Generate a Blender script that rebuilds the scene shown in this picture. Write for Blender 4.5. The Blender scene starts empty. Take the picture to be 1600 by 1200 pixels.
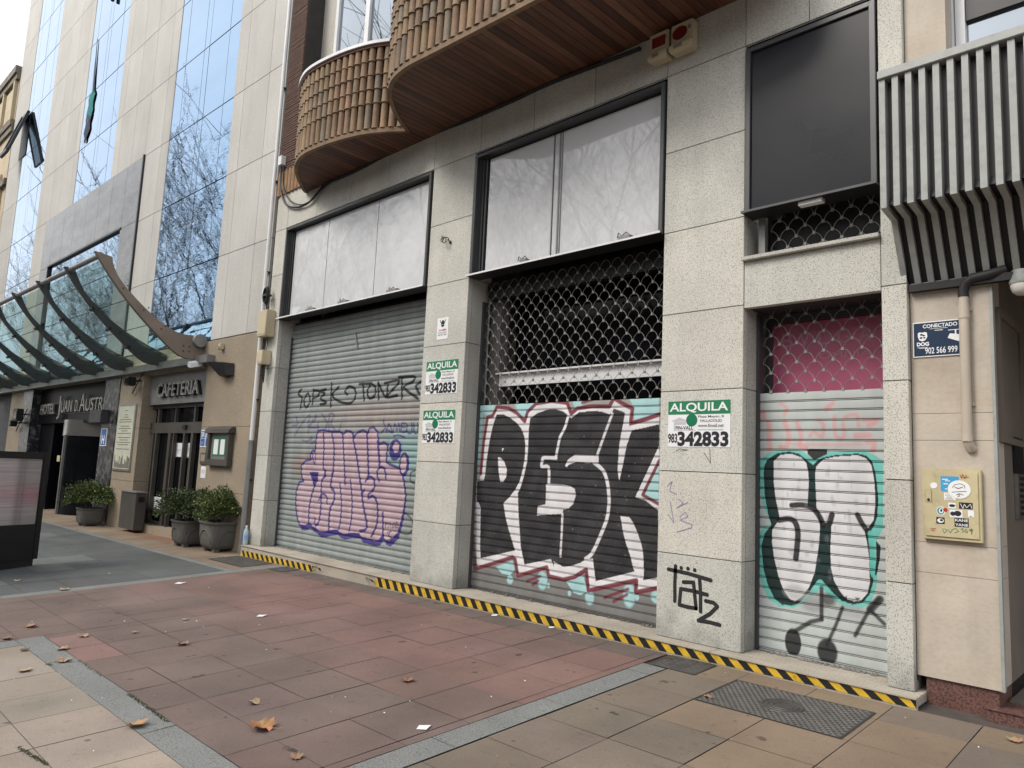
import bpy, bmesh, math, random
import numpy as np
from mathutils import Vector, Matrix

sc = bpy.context.scene
COL = sc.collection
random.seed(7)
rng = np.random.default_rng(7)

# ------------------------------------------------------------------ camera
FOC = 1132.54                                   # focal length in pixels of a 1600 px wide frame
AX = np.array([[0.71819069, 0.69434376, 0.04570429],      # right
               [0.04967261, -0.11667096, 0.99192768],     # up
               [-0.69407115 + 1.38e-9, 0.71012297, 0.11828186]])  # forward
EYE = np.array([0.0, -6.0, 1.584])
cam = bpy.data.objects.new('camera', bpy.data.cameras.new('camera'))
COL.objects.link(cam)
m4 = Matrix.Identity(4)
for i in range(3):
    m4[i][0], m4[i][1], m4[i][2], m4[i][3] = AX[0][i], AX[1][i], -AX[2][i], EYE[i]
cam.matrix_world = m4
cam.data.sensor_width = 36.0
cam.data.lens = FOC * 36.0 / 1600.0
cam.data.clip_start = 0.05
cam.data.clip_end = 2000
sc.camera = cam

# ------------------------------------------------------------------ light
SUN_AZ, SUN_EL = math.radians(205), math.radians(46)   # azimuth measured clockwise from +y
sd = Vector((math.sin(SUN_AZ) * math.cos(SUN_EL), math.cos(SUN_AZ) * math.cos(SUN_EL), math.sin(SUN_EL)))
w = bpy.data.worlds.new('World'); sc.world = w; w.use_nodes = True
nt = w.node_tree
bg = nt.nodes['Background']
sky = nt.nodes.new('ShaderNodeTexSky')
sky.sky_type = 'NISHITA'; sky.sun_disc = False
sky.sun_elevation = SUN_EL; sky.sun_rotation = SUN_AZ
sky.air_density = 1.0; sky.dust_density = 3.0; sky.ozone_density = 1.0
tc = nt.nodes.new('ShaderNodeTexCoord')
cn = nt.nodes.new('ShaderNodeTexNoise'); cn.inputs['Scale'].default_value = 2.2; cn.inputs['Detail'].default_value = 6
cr = nt.nodes.new('ShaderNodeMapRange'); cr.inputs[1].default_value = .35; cr.inputs[2].default_value = .65
cr.inputs[3].default_value = .55; cr.inputs[4].default_value = .92
mx = nt.nodes.new('ShaderNodeMix'); mx.data_type = 'RGBA'
mx.inputs[7].default_value = (8.0, 7.95, 7.9, 1)          # thin bright cloud deck
nt.links.new(tc.outputs['Generated'], cn.inputs['Vector'])
nt.links.new(cn.outputs['Fac'], cr.inputs[0]); nt.links.new(cr.outputs[0], mx.inputs[0])
nt.links.new(sky.outputs[0], mx.inputs[6]); nt.links.new(mx.outputs[2], bg.inputs['Color'])
bg.inputs['Strength'].default_value = 0.11
sun = bpy.data.objects.new('sun', bpy.data.lights.new('sun', 'SUN'))
COL.objects.link(sun)
sun.data.energy = 1.5; sun.data.angle = math.radians(22); sun.data.color = (1, .94, .85)
sun.rotation_euler = (-sd).to_track_quat('-Z', 'Y').to_euler()
sun.location = (0, -20, 30)
sc.view_settings.view_transform = 'Standard'
sc.view_settings.look = 'None'
sc.view_settings.gamma = 1
sc.view_settings.use_curve_mapping = False
sc.view_settings.exposure = 1.0
sc.cycles.max_bounces = 8; sc.cycles.diffuse_bounces = 2; sc.cycles.transparent_max_bounces = 16

# ------------------------------------------------------------------ measuring
def ray(px, py): return AX.T @ np.array([(px - 800) / FOC, -(py - 600) / FOC, 1.0])
def FP(px, py, y=0.0):
    d = ray(px, py); return EYE + d * ((y - EYE[1]) / d[1])
def XP(px, py, x):
    d = ray(px, py); return EYE + d * ((x - EYE[0]) / d[0])
GA, GB, GC = 0.01014, 0.04139, 0.0711           # the pavement drains towards the road
def gz(x, y): return GA * x + GB * y + GC
def GP(px, py):
    d = ray(px, py); k = (GA * EYE[0] + GB * EYE[1] + GC - EYE[2]) / (d[2] - GA * d[0] - GB * d[1])
    return EYE + k * d
HA = 0.021; HO = np.array([-12.1, 0, 0]); HX = np.array([math.cos(HA), math.sin(HA), 0]); HN = np.array([-math.sin(HA), math.cos(HA), 0])
def HT(P):                                      # hotel frame (along, depth, up) to world
    P = np.asarray(P, float).reshape(-1, 3)
    return HO + P[:, :1] * HX + P[:, 1:2] * HN + P[:, 2:3] * np.array([0, 0, 1.0])
def HP(px, py, v=0.0):
    d = ray(px, py); k = (v - (EYE - HO) @ HN) / (d @ HN); p = EYE + k * d - HO
    return p @ HX, p[2]

# ------------------------------------------------------------------ materials
def s2l(*c):
    return tuple((x / 255 / 12.92) if x / 255 <= .04045 else ((x / 255 + .055) / 1.055) ** 2.4 for x in c)
MAT = {}
def mat(name, col, rough=.6, var=.12, sc_=3., speck=(), bump=0, bsc=60, metal=0, attr=False, coat=0, spec=.5,
        stretch=(1, 1, 1), dirt=None, rvar=0, two=None, trans=0, streak=0):
    m = bpy.data.materials.new(name); m.use_nodes = True; MAT[name] = m
    n = m.node_tree; L = n.links; b = n.nodes['Principled BSDF']
    def N(t, **k):
        o = n.nodes.new(t)
        for a, v in k.items(): setattr(o, a, v)
        return o
    pos = N('ShaderNodeNewGeometry').outputs['Position']
    mp = N('ShaderNodeMapping'); mp.inputs['Scale'].default_value = stretch; mp.inputs['Location'].default_value = (.373, .617, .241); L.new(pos, mp.inputs[0])
    def noise(scale, det=5, src=None):
        t = N('ShaderNodeTexNoise'); t.inputs['Scale'].default_value = scale; t.inputs['Detail'].default_value = det
        L.new(src or mp.outputs[0], t.inputs['Vector']); return t.outputs['Fac']
    def mr(v, a, c, x, y):
        t = N('ShaderNodeMapRange'); L.new(v, t.inputs[0])
        for i, q in enumerate((a, c, x, y)): t.inputs[i + 1].default_value = q
        return t.outputs[0]
    def scale(c, f):
        t = N('ShaderNodeVectorMath', operation='SCALE'); L.new(c, t.inputs[0]); L.new(f, t.inputs['Scale']); return t.outputs[0]
    if attr:
        a = N('ShaderNodeAttribute'); a.attribute_name = 'Col'; c = a.outputs['Color']
    else:
        a = N('ShaderNodeRGB'); a.outputs[0].default_value = (*col, 1); c = a.outputs[0]
    if two:
        t = N('ShaderNodeMix', data_type='RGBA'); t.inputs[7].default_value = (*two[0], 1)
        L.new(mr(noise(two[1], 4), two[2], two[3], 0, 1), t.inputs[0]); L.new(c, t.inputs[6]); c = t.outputs[2]
    if var: c = scale(c, mr(noise(sc_), .3, .7, 1 - var, 1 + var))
    for (ss, lo, hi, mul) in speck:
        c = scale(c, mr(noise(ss, 2), lo, hi, mul, 1))
    if streak:                                   # faint rain streaks
        ms_ = N('ShaderNodeMapping'); ms_.inputs['Scale'].default_value = (1, 1, .07); ms_.inputs['Location'].default_value = (.37, .61, .24); L.new(pos, ms_.inputs[0])
        c = scale(c, mr(noise(7, 4, ms_.outputs[0]), .3, .68, 1 - streak, 1 + streak * .35))
    if dirt:                                     # (z low, z high, darkest) splash dirt with a ragged edge
        sp = N('ShaderNodeSeparateXYZ'); L.new(pos, sp.inputs[0])
        ad = N('ShaderNodeMath', operation='ADD'); L.new(sp.outputs[2], ad.inputs[0])
        L.new(mr(noise(5), .3, .7, -.12, .12), ad.inputs[1])
        c = scale(c, mr(ad.outputs[0], dirt[0], dirt[1], dirt[2], 1))
    L.new(c, b.inputs['Base Color'])
    b.inputs['Roughness'].default_value = rough
    if rvar: L.new(mr(noise(sc_ * 2), .3, .7, max(0, rough - rvar), min(1, rough + rvar)), b.inputs['Roughness'])
    b.inputs['Metallic'].default_value = metal
    b.inputs['Specular IOR Level'].default_value = spec
    if coat: b.inputs['Coat Weight'].default_value = coat; b.inputs['Coat Roughness'].default_value = .022; b.inputs['Coat IOR'].default_value = 1.5 if coat < .9 else 1.62
    if bump:
        bp = N('ShaderNodeBump'); bp.inputs['Strength'].default_value = bump; bp.inputs['Distance'].default_value = .01
        L.new(noise(bsc, 3), bp.inputs['Height']); L.new(bp.outputs[0], b.inputs['Normal'])
    if trans:
        tr = N('ShaderNodeBsdfTransparent'); tr.inputs[0].default_value = (*col, 1)
        gl = N('ShaderNodeBsdfGlossy'); gl.inputs['Roughness'].default_value = .01; gl.inputs[0].default_value = (.9, 1, .95, 1)
        fr = N('ShaderNodeFresnel'); fr.inputs[0].default_value = 1.6
        mm = N('ShaderNodeMixShader'); L.new(fr.outputs[0], mm.inputs[0]); L.new(tr.outputs[0], mm.inputs[1]); L.new(gl.outputs[0], mm.inputs[2])
        L.new(mm.outputs[0], n.nodes['Material Output'].inputs[0])
    return m

GSPK = ((105, .36, .46, .48), (240, .34, .5, .75))
mat('granite', (.50, .478, .43), .72, .10, 1.6, GSPK, .25, 120, attr=True, dirt=(.10, .38, .6), streak=.06)
mat('granite_soffit', (.50, .478, .43), .75, .10, 1.6, GSPK, .2, 120)
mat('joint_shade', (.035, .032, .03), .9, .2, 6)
mat('step_stone', (.40, .36, .30), .75, .16, 2.5, ((120, .35, .5, .7),), .2, 90)
mat('hotel_stone', (.55, .52, .455), .7, .07, .9, ((60, .36, .5, .82),), .1, 90, attr=True, streak=.05)
mat('hotel_base_stone', (.30, .245, .18), .7, .12, 1.2, ((46, .36, .5, .72),), .15, 80)
mat('dark_granite', (.022, .024, .029), .3, .4, 2.5, ((20, .35, .6, .6),), spec=.3, two=((.15, .14, .13), 7, .47, .62))
mat('panel_granite', (.20, .205, .21), .25, .22, 1.4, ((22, .3, .6, .7),), stretch=(1, 1, 2.4))
mat('hotel_glass', (.235, .36, .51), .012, .04, .5, metal=1, bump=.11, bsc=1.5, stretch=(.5, .5, 4.5))
mat('window_glass', (.30, .34, .38), .02, .1, .5, metal=.85, bump=.02, bsc=1.5)
mat('dark_glass', (.005, .0055, .007), .05, .2, 2, spec=.10)
mat('navy_stone', (.003, .0034, .006), .4, .3, 4, spec=.12)
mat('canopy_glass', (.60, .74, .69), trans=1)
mat('canopy_steel', (.05, .05, .05), .45, .15, 2)
mat('canopy_beam', (.20, .165, .135), .5, .15, 2)
mat('grey_metal', (.23, .23, .225), .42, .12, 4, metal=.3)
mat('dark_metal', (.014, .0145, .016), .4, .15, 5)
mat('brushed_steel', (.42, .41, .39), .3, .12, 2, metal=.9, stretch=(1, 1, 9))
mat('alu_frame', (.075, .078, .082), .4, .1, 3, metal=.4)
mat('bronze_frame', (.075, .068, .060), .45, .15, 3, metal=.1, spec=.3)
mat('white_frame', (.72, .73, .74), .35, .05, 3)
mat('white_panel', (.56, .575, .59), .3, .05, .7, coat=1.0)
mat('black_panel', (.009, .0105, .015), .3, .12, 1, rvar=.04, spec=.28)
mat('terracotta', (.25, .15, .08), .75, .22, 5, ((40, .3, .6, .8),), .15, 60, attr=True)
mat('soffit_wood', (.12, .05, .027), .62, .3, 2.5, stretch=(9, .8, 1), attr=True)
mat('brown_brick', (.115, .062, .045), .85, .25, 8, ((60, .3, .6, .75),), .3, 60)
mat('ridge_tile', (.018, .017, .018), .8, .3, 6)
mat('shutter_paint', (.5, .5, .5), .6, .09, 3.5, attr=True, rvar=.1, stretch=(1, 1, .5), spec=.16, streak=.10)
mat('wire', (.23, .225, .21), .5, .2, 9)
mat('cream_wall', (.50, .44, .37), .75, .08, 1.8, ((30, .3, .6, .92),), .08, 40, stretch=(1, 1, 1.5), streak=.10, two=((.42, .35, .27), 1.6, .5, .8))
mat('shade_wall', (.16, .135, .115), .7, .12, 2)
mat('red_granite', (.165, .085, .072), .4, .2, 4, ((70, .38, .55, .4),), attr=False)
mat('slat_metal', (.31, .325, .315), .5, .1, 4, ((14, .3, .5, .85),))
mat('beige_plastic', (.52, .45, .31), .5, .08, 4)
mat('pipe_cream', (.47, .41, .34), .5, .08, 4)
mat('cabinet_paint', (.50, .44, .27), .45, .1, 5, ((18, .25, .45, .85),))
mat('black', (.005, .005, .006), .5, .2, 6)
mat('black_rubber', (.014, .014, .015), .6, .2, 6)
mat('white_print', (.78, .79, .80), .45, .03, 4)
mat('green_print', (.012, .19, .085), .45, .05, 4)
mat('green_disc', (.0, .16, .075), .45, .05, 4)
mat('navy_print', (.002, .022, .062), .4, .06, 4)
mat('blue_print', (.012, .10, .36), .4, .05, 4)
mat('sky_print', (.05, .33, .60), .4, .05, 4)
mat('grey_print', (.50, .50, .53), .5, .05, 4)
mat('ink', (.012, .013, .02), .5, .05, 4)
mat('red_print', (.45, .02, .02), .5, .05, 4)
mat('red_lens', (.16, .008, .008), .15, .1, 4, coat=1)
mat('teal_print', (.02, .26, .30), .4, .05, 4)
mat('hazard_yellow', (.62, .40, .035), .5, .16, 9, ((25, .3, .45, .75),))
mat('hazard_black', (.012, .012, .014), .5, .2, 9)
mat('pink_poster', (.46, .11, .20), .35, .15, 1.2, coat=.6)
mat('pink_letters', (.48, .22, .30), .4, .05, 3)
mat('plaque_cream', (.50, .51, .41), .55, .1, 5)
mat('letter_steel', (.34, .33, .31), .35, .1, 4, metal=.6)
mat('purple_ink', (.24, .20, .33), .6, .1, 20)
mat('spray_black', (.016, .016, .018), .6, .25, 30)
mat('paving', (.2, .2, .2), .82, .20, 1.3, ((150, .36, .5, .78), (6.5, .255, .285, .45), (17, .27, .36, .82)), .2, 140, attr=True)
mat('granite_band', (.19, .196, .19), .8, .1, 2, ((110, .37, .5, .5),), .2, 120)
mat('paving_joint', (.06, .05, .045), .95, .3, 6)
mat('asphalt', (.05, .05, .05), .9, .2, 3)
mat('iron_cover', (.07, .066, .062), .6, .25, 8, metal=.2)
mat('concrete_pot', (.10, .096, .088), .8, .12, 6, ((60, .3, .5, .85),))
mat('soil', (.03, .024, .018), .95, .3, 20)
mat('leaf_green', (.06, .09, .025), .55, .3, 9, attr=True)
mat('dry_leaf', (.27, .15, .07), .7, .25, 25, attr=True)
mat('moss', (.04, .052, .018), .9, .3, 30)
mat('bark', (.10, .09, .075), .9, .25, 4)
mat('teal_cloth', (.0, .17, .16), .8, .2, 8)
mat('navy_cloth', (.012, .03, .06), .8, .2, 8)
mat('ochre_stucco', (.46, .385, .265), .8, .12, 1.5)
mat('old_cornice', (.17, .15, .12), .85, .35, 2)
mat('weathered_stone', (.16, .145, .125), .85, .35, 2)
mat('poster_streaks', (.4, .4, .4), .3, .22, 2, stretch=(.6, .6, 34), coat=.5, attr=True)
mat('bottle_plastic', (.40, .48, .56), .12, .1, 9, spec=.6)
mat('bottle_label', (.25, .42, .66), .4, .1, 9)
mat('lamp_white', (.62, .61, .58), .4, .05, 5)
mat('fabric_dark', (.05, .05, .055), .8, .2, 6)

# ------------------------------------------------------------------ mesh builder
ORG = {}
class MB:
    def __init__(s, T=None): s.v = []; s.f = []; s.m = []; s.c = []; s.s = []; s.T = T
    def add(s, V, F, mi=0, col=(1, 1, 1), smooth=False):
        V = np.asarray(V, float).reshape(-1, 3); o = len(s.v)
        if s.T is not None: V = s.T(V)
        s.v += [tuple(p) for p in V]
        for f in F:
            s.f.append(tuple(i + o for i in f)); s.m.append(mi); s.c.append(col); s.s.append(smooth)
        return s
    def box(s, x0, x1, y0, y1, z0, z1, mi=0, col=(1, 1, 1)):
        V = [(x, y, z) for z in (z0, z1) for y in (y0, y1) for x in (x0, x1)]
        return s.add(V, [(0, 2, 3, 1), (4, 5, 7, 6), (0, 1, 5, 4), (2, 6, 7, 3), (0, 4, 6, 2), (1, 3, 7, 5)], mi, col)
    def quad(s, p, mi=0, col=(1, 1, 1)): return s.add(p, [tuple(range(len(p)))], mi, col)
    def prism(s, pts, d, mi=0, col=(1, 1, 1), smooth=False):           # polygon (3-D points) swept by vector d
        a = np.asarray(pts, float); n = len(a); V = np.vstack([a, a + np.asarray(d, float)])
        F = [tuple(range(n)), tuple(range(2 * n - 1, n - 1, -1))] + [(i, i + n, (i + 1) % n + n, (i + 1) % n) for i in range(n)]
        return s.add(V, F, mi, col, smooth)
    def tube(s, path, r, n=8, mi=0, col=(1, 1, 1), cap=True):
        P = [Vector(p) for p in path]; R = r if hasattr(r, '__len__') else [r] * len(P)
        V = []; up = None
        for i, p in enumerate(P):
            t = (P[min(i + 1, len(P) - 1)] - P[max(i - 1, 0)]).normalized()
            if up is None: up = Vector((0, 0, 1)) if abs(t.z) < .9 else Vector((1, 0, 0))
            a = t.cross(up).normalized(); b = a.cross(t).normalized(); up = b
            for k in range(n):
                q = 2 * math.pi * k / n; V.append(p + R[i] * (a * math.cos(q) + b * math.sin(q)))
        F = [(i * n + k, i * n + (k + 1) % n, (i + 1) * n + (k + 1) % n, (i + 1) * n + k) for i in range(len(P) - 1) for k in range(n)]
        if cap: F += [tuple(range(n))[::-1], tuple((len(P) - 1) * n + k for k in range(n))]
        return s.add([tuple(v) for v in V], F, mi, col, True)
    def lathe(s, prof, c, n=20, mi=0, axis='z'):
        V = []; m = len(prof)
        for k in range(n):
            q = 2 * math.pi * k / n
            for r, h in prof:
                p = (r * math.cos(q), r * math.sin(q), h)
                if axis == 'y': p = (p[0], h, p[1])
                V.append((c[0] + p[0], c[1] + p[1], c[2] + p[2]))
        F = [(k * m + i, ((k + 1) % n) * m + i, ((k + 1) % n) * m + i + 1, k * m + i + 1) for k in range(n) for i in range(m - 1)]
        return s.add(V, F, mi, (1, 1, 1), True)
    def disc(s, x, z, rx, rz, y, mi=0, n=24, h=.001):
        pts = [(x + rx * math.cos(2 * math.pi * k / n), y, z + rz * math.sin(2 * math.pi * k / n)) for k in range(n)]
        return s.quad(pts, mi)
    def text(s, t, x0, x1, z0, z1, y, mi=0, bold=0., ext=0.):
        V, F = glyphs(t, bold)
        a = V.min(0); b = V.max(0); q = (V - a) / np.maximum(b - a, 1e-6)
        P = np.stack([x0 + q[:, 0] * (x1 - x0), np.full(len(q), y), z0 + q[:, 1] * (z1 - z0)], 1)
        if ext:
            s.add(P, F, mi)
            e = {}
            for f in F:
                for i in range(len(f)):
                    k = (f[i], f[(i + 1) % len(f)]); e[k] = 1
            ed = [k for k in e if (k[1], k[0]) not in e]
            n = len(P)
            return s.add(np.vstack([P, P + np.array([0, ext, 0])]), [(a_, b_, b_ + n, a_ + n)[::-1] for a_, b_ in ed], mi)
        return s.add(P, F, mi)
    def build(s, name, mats, parent=None, bevel=0, ang=40):
        me = bpy.data.meshes.new(name); V = np.array(s.v)
        if parent is not None: org = ORG[parent.name]
        else: org = np.array([(V[:, 0].min() + V[:, 0].max()) / 2, (V[:, 1].min() + V[:, 1].max()) / 2, V[:, 2].min()])
        me.from_pydata([tuple(p) for p in (V - org)], [], s.f)
        mats = mats if isinstance(mats, (list, tuple)) else [mats]
        for q in mats: me.materials.append(MAT[q])
        me.polygons.foreach_set('material_index', s.m)
        me.polygons.foreach_set('use_smooth', s.s)
        ca = me.color_attributes.new('Col', 'FLOAT_COLOR', 'CORNER')
        cnt = np.array([len(f) for f in s.f]); c = np.repeat(np.c_[np.array(s.c, float), np.ones(len(s.c))], cnt, 0)
        ca.data.foreach_set('color', c.ravel())
        if bevel:
            bm = bmesh.new(); bm.from_mesh(me)
            ed = [e for e in bm.edges if e.is_manifold and e.calc_face_angle(0) > .6]
            bmesh.ops.bevel(bm, geom=ed, offset=bevel, segments=2, affect='EDGES', clamp_overlap=True)
            bm.to_mesh(me); bm.free()
        me.update()
        if any(s.s): me.set_sharp_from_angle(angle=math.radians(ang))
        o = bpy.data.objects.new(name, me); COL.objects.link(o)
        if parent is not None: o.parent = parent; ORG[o.name] = org
        else: o.location = org; ORG[o.name] = org
        return o
GC_ = {}
def glyphs(t, bold):
    if (t, bold) in GC_: return GC_[(t, bold)]
    cu = bpy.data.curves.new('glyphs', 'FONT'); cu.body = t; cu.offset = bold; cu.resolution_u = 4; cu.fill_mode = 'FRONT'
    o = bpy.data.objects.new('glyphs', cu); COL.objects.link(o)
    dg = bpy.context.evaluated_depsgraph_get(); dg.update()
    me = o.evaluated_get(dg).to_mesh()
    V = np.array([tuple(v.co)[:2] for v in me.vertices]); F = [tuple(p.vertices) for p in me.polygons]
    out = []
    for f in F:
        a = sum(V[f[i]][0] * V[f[(i + 1) % len(f)]][1] - V[f[(i + 1) % len(f)]][0] * V[f[i]][1] for i in range(len(f)))
        out.append(f if a > 0 else f[::-1])
    o.evaluated_get(dg).to_mesh_clear(); bpy.data.objects.remove(o); bpy.data.curves.remove(cu)
    GC_[(t, bold)] = (V, out); return GC_[(t, bold)]
def tag(o, label=None, cat=None, group=None, kind=None):
    if label: o['label'] = label
    if cat: o['category'] = cat
    if group: o['group'] = group
    if kind: o['kind'] = kind
    return o
def thing(name, label, cat, loc, group=None):
    o = bpy.data.objects.new(name, None); COL.objects.link(o); o.location = tuple(loc); o.empty_display_size = .2
    ORG[o.name] = np.array(loc, float); return tag(o, label, cat, group)
def structure(o): o['kind'] = 'structure'; return o

# ------------------------------------------------------------------ ground
gr = MB()
for (x0, x1, y0, y1) in ((-300, 300, -300, 60),):
    gr.quad([(x0, y0, gz(x0, y0) - .012), (x1, y0, gz(x1, y0) - .012), (x1, y1, gz(x1, y1) - .012), (x0, y1, gz(x0, y1) - .012)])
structure(gr.build('ground', 'paving_joint'))
rd = MB(); rd.quad([(-300, -60, gz(-300, -60) - .004), (300, -60, gz(300, -60) - .004), (300, -13, gz(300, -13) - .004), (-300, -13, gz(-300, -13) - .004)])
structure(rd.build('road', 'asphalt'))
def pave(mb, x0, x1, y0, y1, dx, dy, colf, ox=None, oy=None, gap=.008):
    ox = x0 if ox is None else ox; oy = y0 if oy is None else oy
    i0 = math.floor((x0 - ox) / dx); i1 = math.ceil((x1 - ox) / dx - 1e-6)
    j0 = math.floor((y0 - oy) / dy); j1 = math.ceil((y1 - oy) / dy - 1e-6)
    for i in range(i0, i1):
        for j in range(j0, j1):
            a, b = max(x0, ox + i * dx), min(x1, ox + (i + 1) * dx); c, d = max(y0, oy + j * dy), min(y1, oy + (j + 1) * dy)
            if b - a < .03 or d - c < .03: continue
            g = gap / 2 * random.uniform(.5, 1.3); t = [random.uniform(-.0012, .0012) for _ in range(4)]
            q = [(a + g, c + g * .55), (b - g, c + g * .55), (b - g, d - g * .55), (a + g, d - g * .55)]
            mb.quad([(x, y, gz(x, y) + t[k]) for k, (x, y) in enumerate(q)], 0, colf((a + b) / 2, (c + d) / 2))
def jit(c, v=.07, h=.02):
    f = random.uniform(1 - v, 1 + v); return tuple(max(0, x * f * random.uniform(1 - h, 1 + h)) for x in c)
def red(x, y):
    n = math.sin(x * 1.7 + 1) * math.sin(y * 2.3 + x * .6) + .5 * math.sin(x * .7 - y * 1.1)
    c = np.array((.145, .108, .096)); k = .25 * n + (.75 if y > -2.0 else .35 if y > -2.6 else -.05) * (1 if x > -8.5 else .6)
    c = c * np.array((1.0, .97, .95)) + np.clip(k, 0, .8) * np.array((.044, .004, .001))
    if x < -6.7 and -3.95 < y < -3.55 and x > -7.9: c = np.array((.225, .135, .12))
    if y > -.60: c = np.array((.125, .096, .085))
    return tuple(q for q in jit(c, .05))
pv = MB()
pave(pv, -8.08, -3.6, -3.93, -.17, .53, .52, red, -5.81, -3.6)
pave(pv, -10.36, -8.08, -9, -.17, .53, .52, red, -5.81, -3.6)
structure(pv.build('red_paving', 'paving'))
pb = MB()
pave(pb, -7.82, -3.6, -9, -4.15, .54, .52, lambda x, y: jit((.265, .225, .185), .06), -5.65, -4.67)
pave(pb, -3.37, 9, -9, -.17, .54, .52,
     lambda x, y: jit((.20, .150, .104) if (y > -2.0 and random.random() < .45) else (.165, .134, .105), .05), -2.82, -.56)
structure(pb.build('beige_paving', 'paving'))
ps = MB()
pave(ps, -70, -10.6, -9, -1.03, .80, .50, lambda x, y: jit((.082, .088, .088) if random.random() < .88 else (.11, .117, .116), .07), -10.6, -1.03)
structure(ps.build('slate_paving', 'paving'))
pt = MB()
pave(pt, -70, -10.6, -.90, 1.6, .55, .5, lambda x, y: jit((.25, .135, .085) if -17 < x < -14.5 and y > -.6 else (.22, .165, .115), .12), -10.6, -.9)
structure(pt.build('tan_paving', 'paving'))
bd = MB()
for (x0, x1, y0, y1, dx, dy) in ((-8.08, -3.37, -4.15, -3.93, 1.06, .3), (-8.08, -7.82, -9, -4.15, .3, 1.04), (-3.6, -3.37, -3.93, -.57, .3, 1.04), (-3.6, -3.37, -9, -4.15, .3, 1.04),
                         (-10.6, -10.36, -9, -.17, .3, 1.04), (-70, -10.6, -1.03, -.90, 1.04, .3)):
    pave(bd, x0, x1, y0, y1, dx, dy, lambda x, y: jit((1, 1, 1)))
structure(bd.build('granite_band', 'granite_band'))

# ------------------------------------------------------------------ shop building
ZJ = [.126, .887, 1.647, 2.404, 3.157, 3.985, 4.817, 5.645]
XP1, XP2, XP3, XP4 = (-11.99, -11.577), (-7.551, -6.713), (-3.846, -2.996), (-1.842, -1.655)
shop = thing('shop_building', 'grey granite fronted building with three shuttered shop openings under curved tiled balconies', 'building', (-6.8, .4, 0))
J = .006
def stone(mb, x0, x1, z0, z1, y0=0, y1=.07, d=.085):
    g = random.uniform(1 - d, 1 + d); t = random.uniform(-.015, .015)
    c = (.585 * g * (1 + t), .577 * g, .522 * g * (1 - t))
    mb.box(x0 + J / 2, x1 - J / 2, y0, y1, z0 + J / 2, z1 - J / 2, 0, c)
for (x0, x1) in (XP1, XP2, XP3, XP4):
    p = MB()
    zs = ZJ
    for a, b in zip(zs[:-1], zs[1:]):
        stone(p, x0, x1, a, b)
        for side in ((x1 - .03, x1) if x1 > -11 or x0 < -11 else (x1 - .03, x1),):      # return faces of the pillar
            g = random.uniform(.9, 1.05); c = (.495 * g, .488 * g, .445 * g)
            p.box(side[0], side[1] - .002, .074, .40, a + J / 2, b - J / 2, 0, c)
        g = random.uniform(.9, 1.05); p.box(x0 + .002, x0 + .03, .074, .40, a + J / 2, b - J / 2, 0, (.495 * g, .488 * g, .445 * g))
    p.box(x0 + .012, x1 - .012, .012, .42, .126, 5.64, 1)
    p.build('pillar', ['granite', 'joint_shade'], shop, bevel=.003)
ln = MB()
xs = [-11.99, -11.577, -10.6, -9.6, -8.6, -7.551, -6.62, -5.7, -4.78, -3.846, -2.996, -2.40, -1.655]
for a, b in zip(xs[:-1], xs[1:]): stone(ln, a, b, 5.645, 6.30)
ln.box(-11.98, -1.66, .012, .42, 5.64, 6.29, 1)
for a, b in zip(xs[2:-1], xs[3:]): stone(ln, a, b, 6.30, 7.2)
ln.box(-10.6, -8.0, .012, .28, 6.29, 7.2, 1); ln.box(-8.0, -1.66, .012, .42, 6.29, 10.4, 1)
ln.build('lintel', ['granite', 'joint_shade'], shop, bevel=.003)
ap = MB()                                        # apron under the small upper window, its sill and soffit
stone(ap, -2.996, -1.842, 3.124, 3.556, .004, .075)
ap.box(-2.99, -1.848, .02, .44, 3.135, 3.55, 1)
ap.build('apron_panel', ['granite', 'joint_shade'], shop, bevel=.003)
sl = MB(); sl.box(-3.005, -1.842, -.045, .30, 3.557, 3.592, 0, (.515, .505, .462)); sl.build('window_sill', 'granite', shop, bevel=.004)
bk = MB()                                        # dark shop interiors
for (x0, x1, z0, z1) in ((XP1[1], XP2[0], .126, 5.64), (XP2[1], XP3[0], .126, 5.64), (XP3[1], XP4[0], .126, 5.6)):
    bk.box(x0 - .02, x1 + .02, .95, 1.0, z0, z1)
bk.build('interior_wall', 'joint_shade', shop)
core = MB(); core.box(-11.95, -1.7, 1.02, 9, 0, 12); core.box(-8.2, -1.7, .45, 1.02, 5.65, 12); core.box(-11.5, -8.2, .45, 1.02, 5.65, 7.25); core.build('upper_wall', 'granite_soffit', shop)
st = MB()                                        # the long granite step
SX0, SX1 = -11.95, -1.60
cuts = [SX0, -9.55, -8.2, -6.6, -4.9, -3.2, SX1]
for a, b in zip(cuts[:-1], cuts[1:]):
    st.box(a + .002, b - .002, -.166, -.120, .112, .1255, 0)
    for k in range(4):
        st.box(a + .002, b - .002, -.117 + k * .075, -.117 + (k + 1) * .075 - .006, .06, .1245 + .0008 * k, 0)
    st.box(a + .002, b - .002, -.150, -.118, min(gz(a, -.15), gz(b, -.15)) - .05, .1115, 0)
    st.box(a + .002, b - .002, .18, .95, .02, .124, 0)
st.box(SX0 + .01, SX1 - .01, -.14, .95, -.09, .108, 1)
st.build('doorstep', ['step_stone', 'joint_shade'], shop, bevel=.003)

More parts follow.
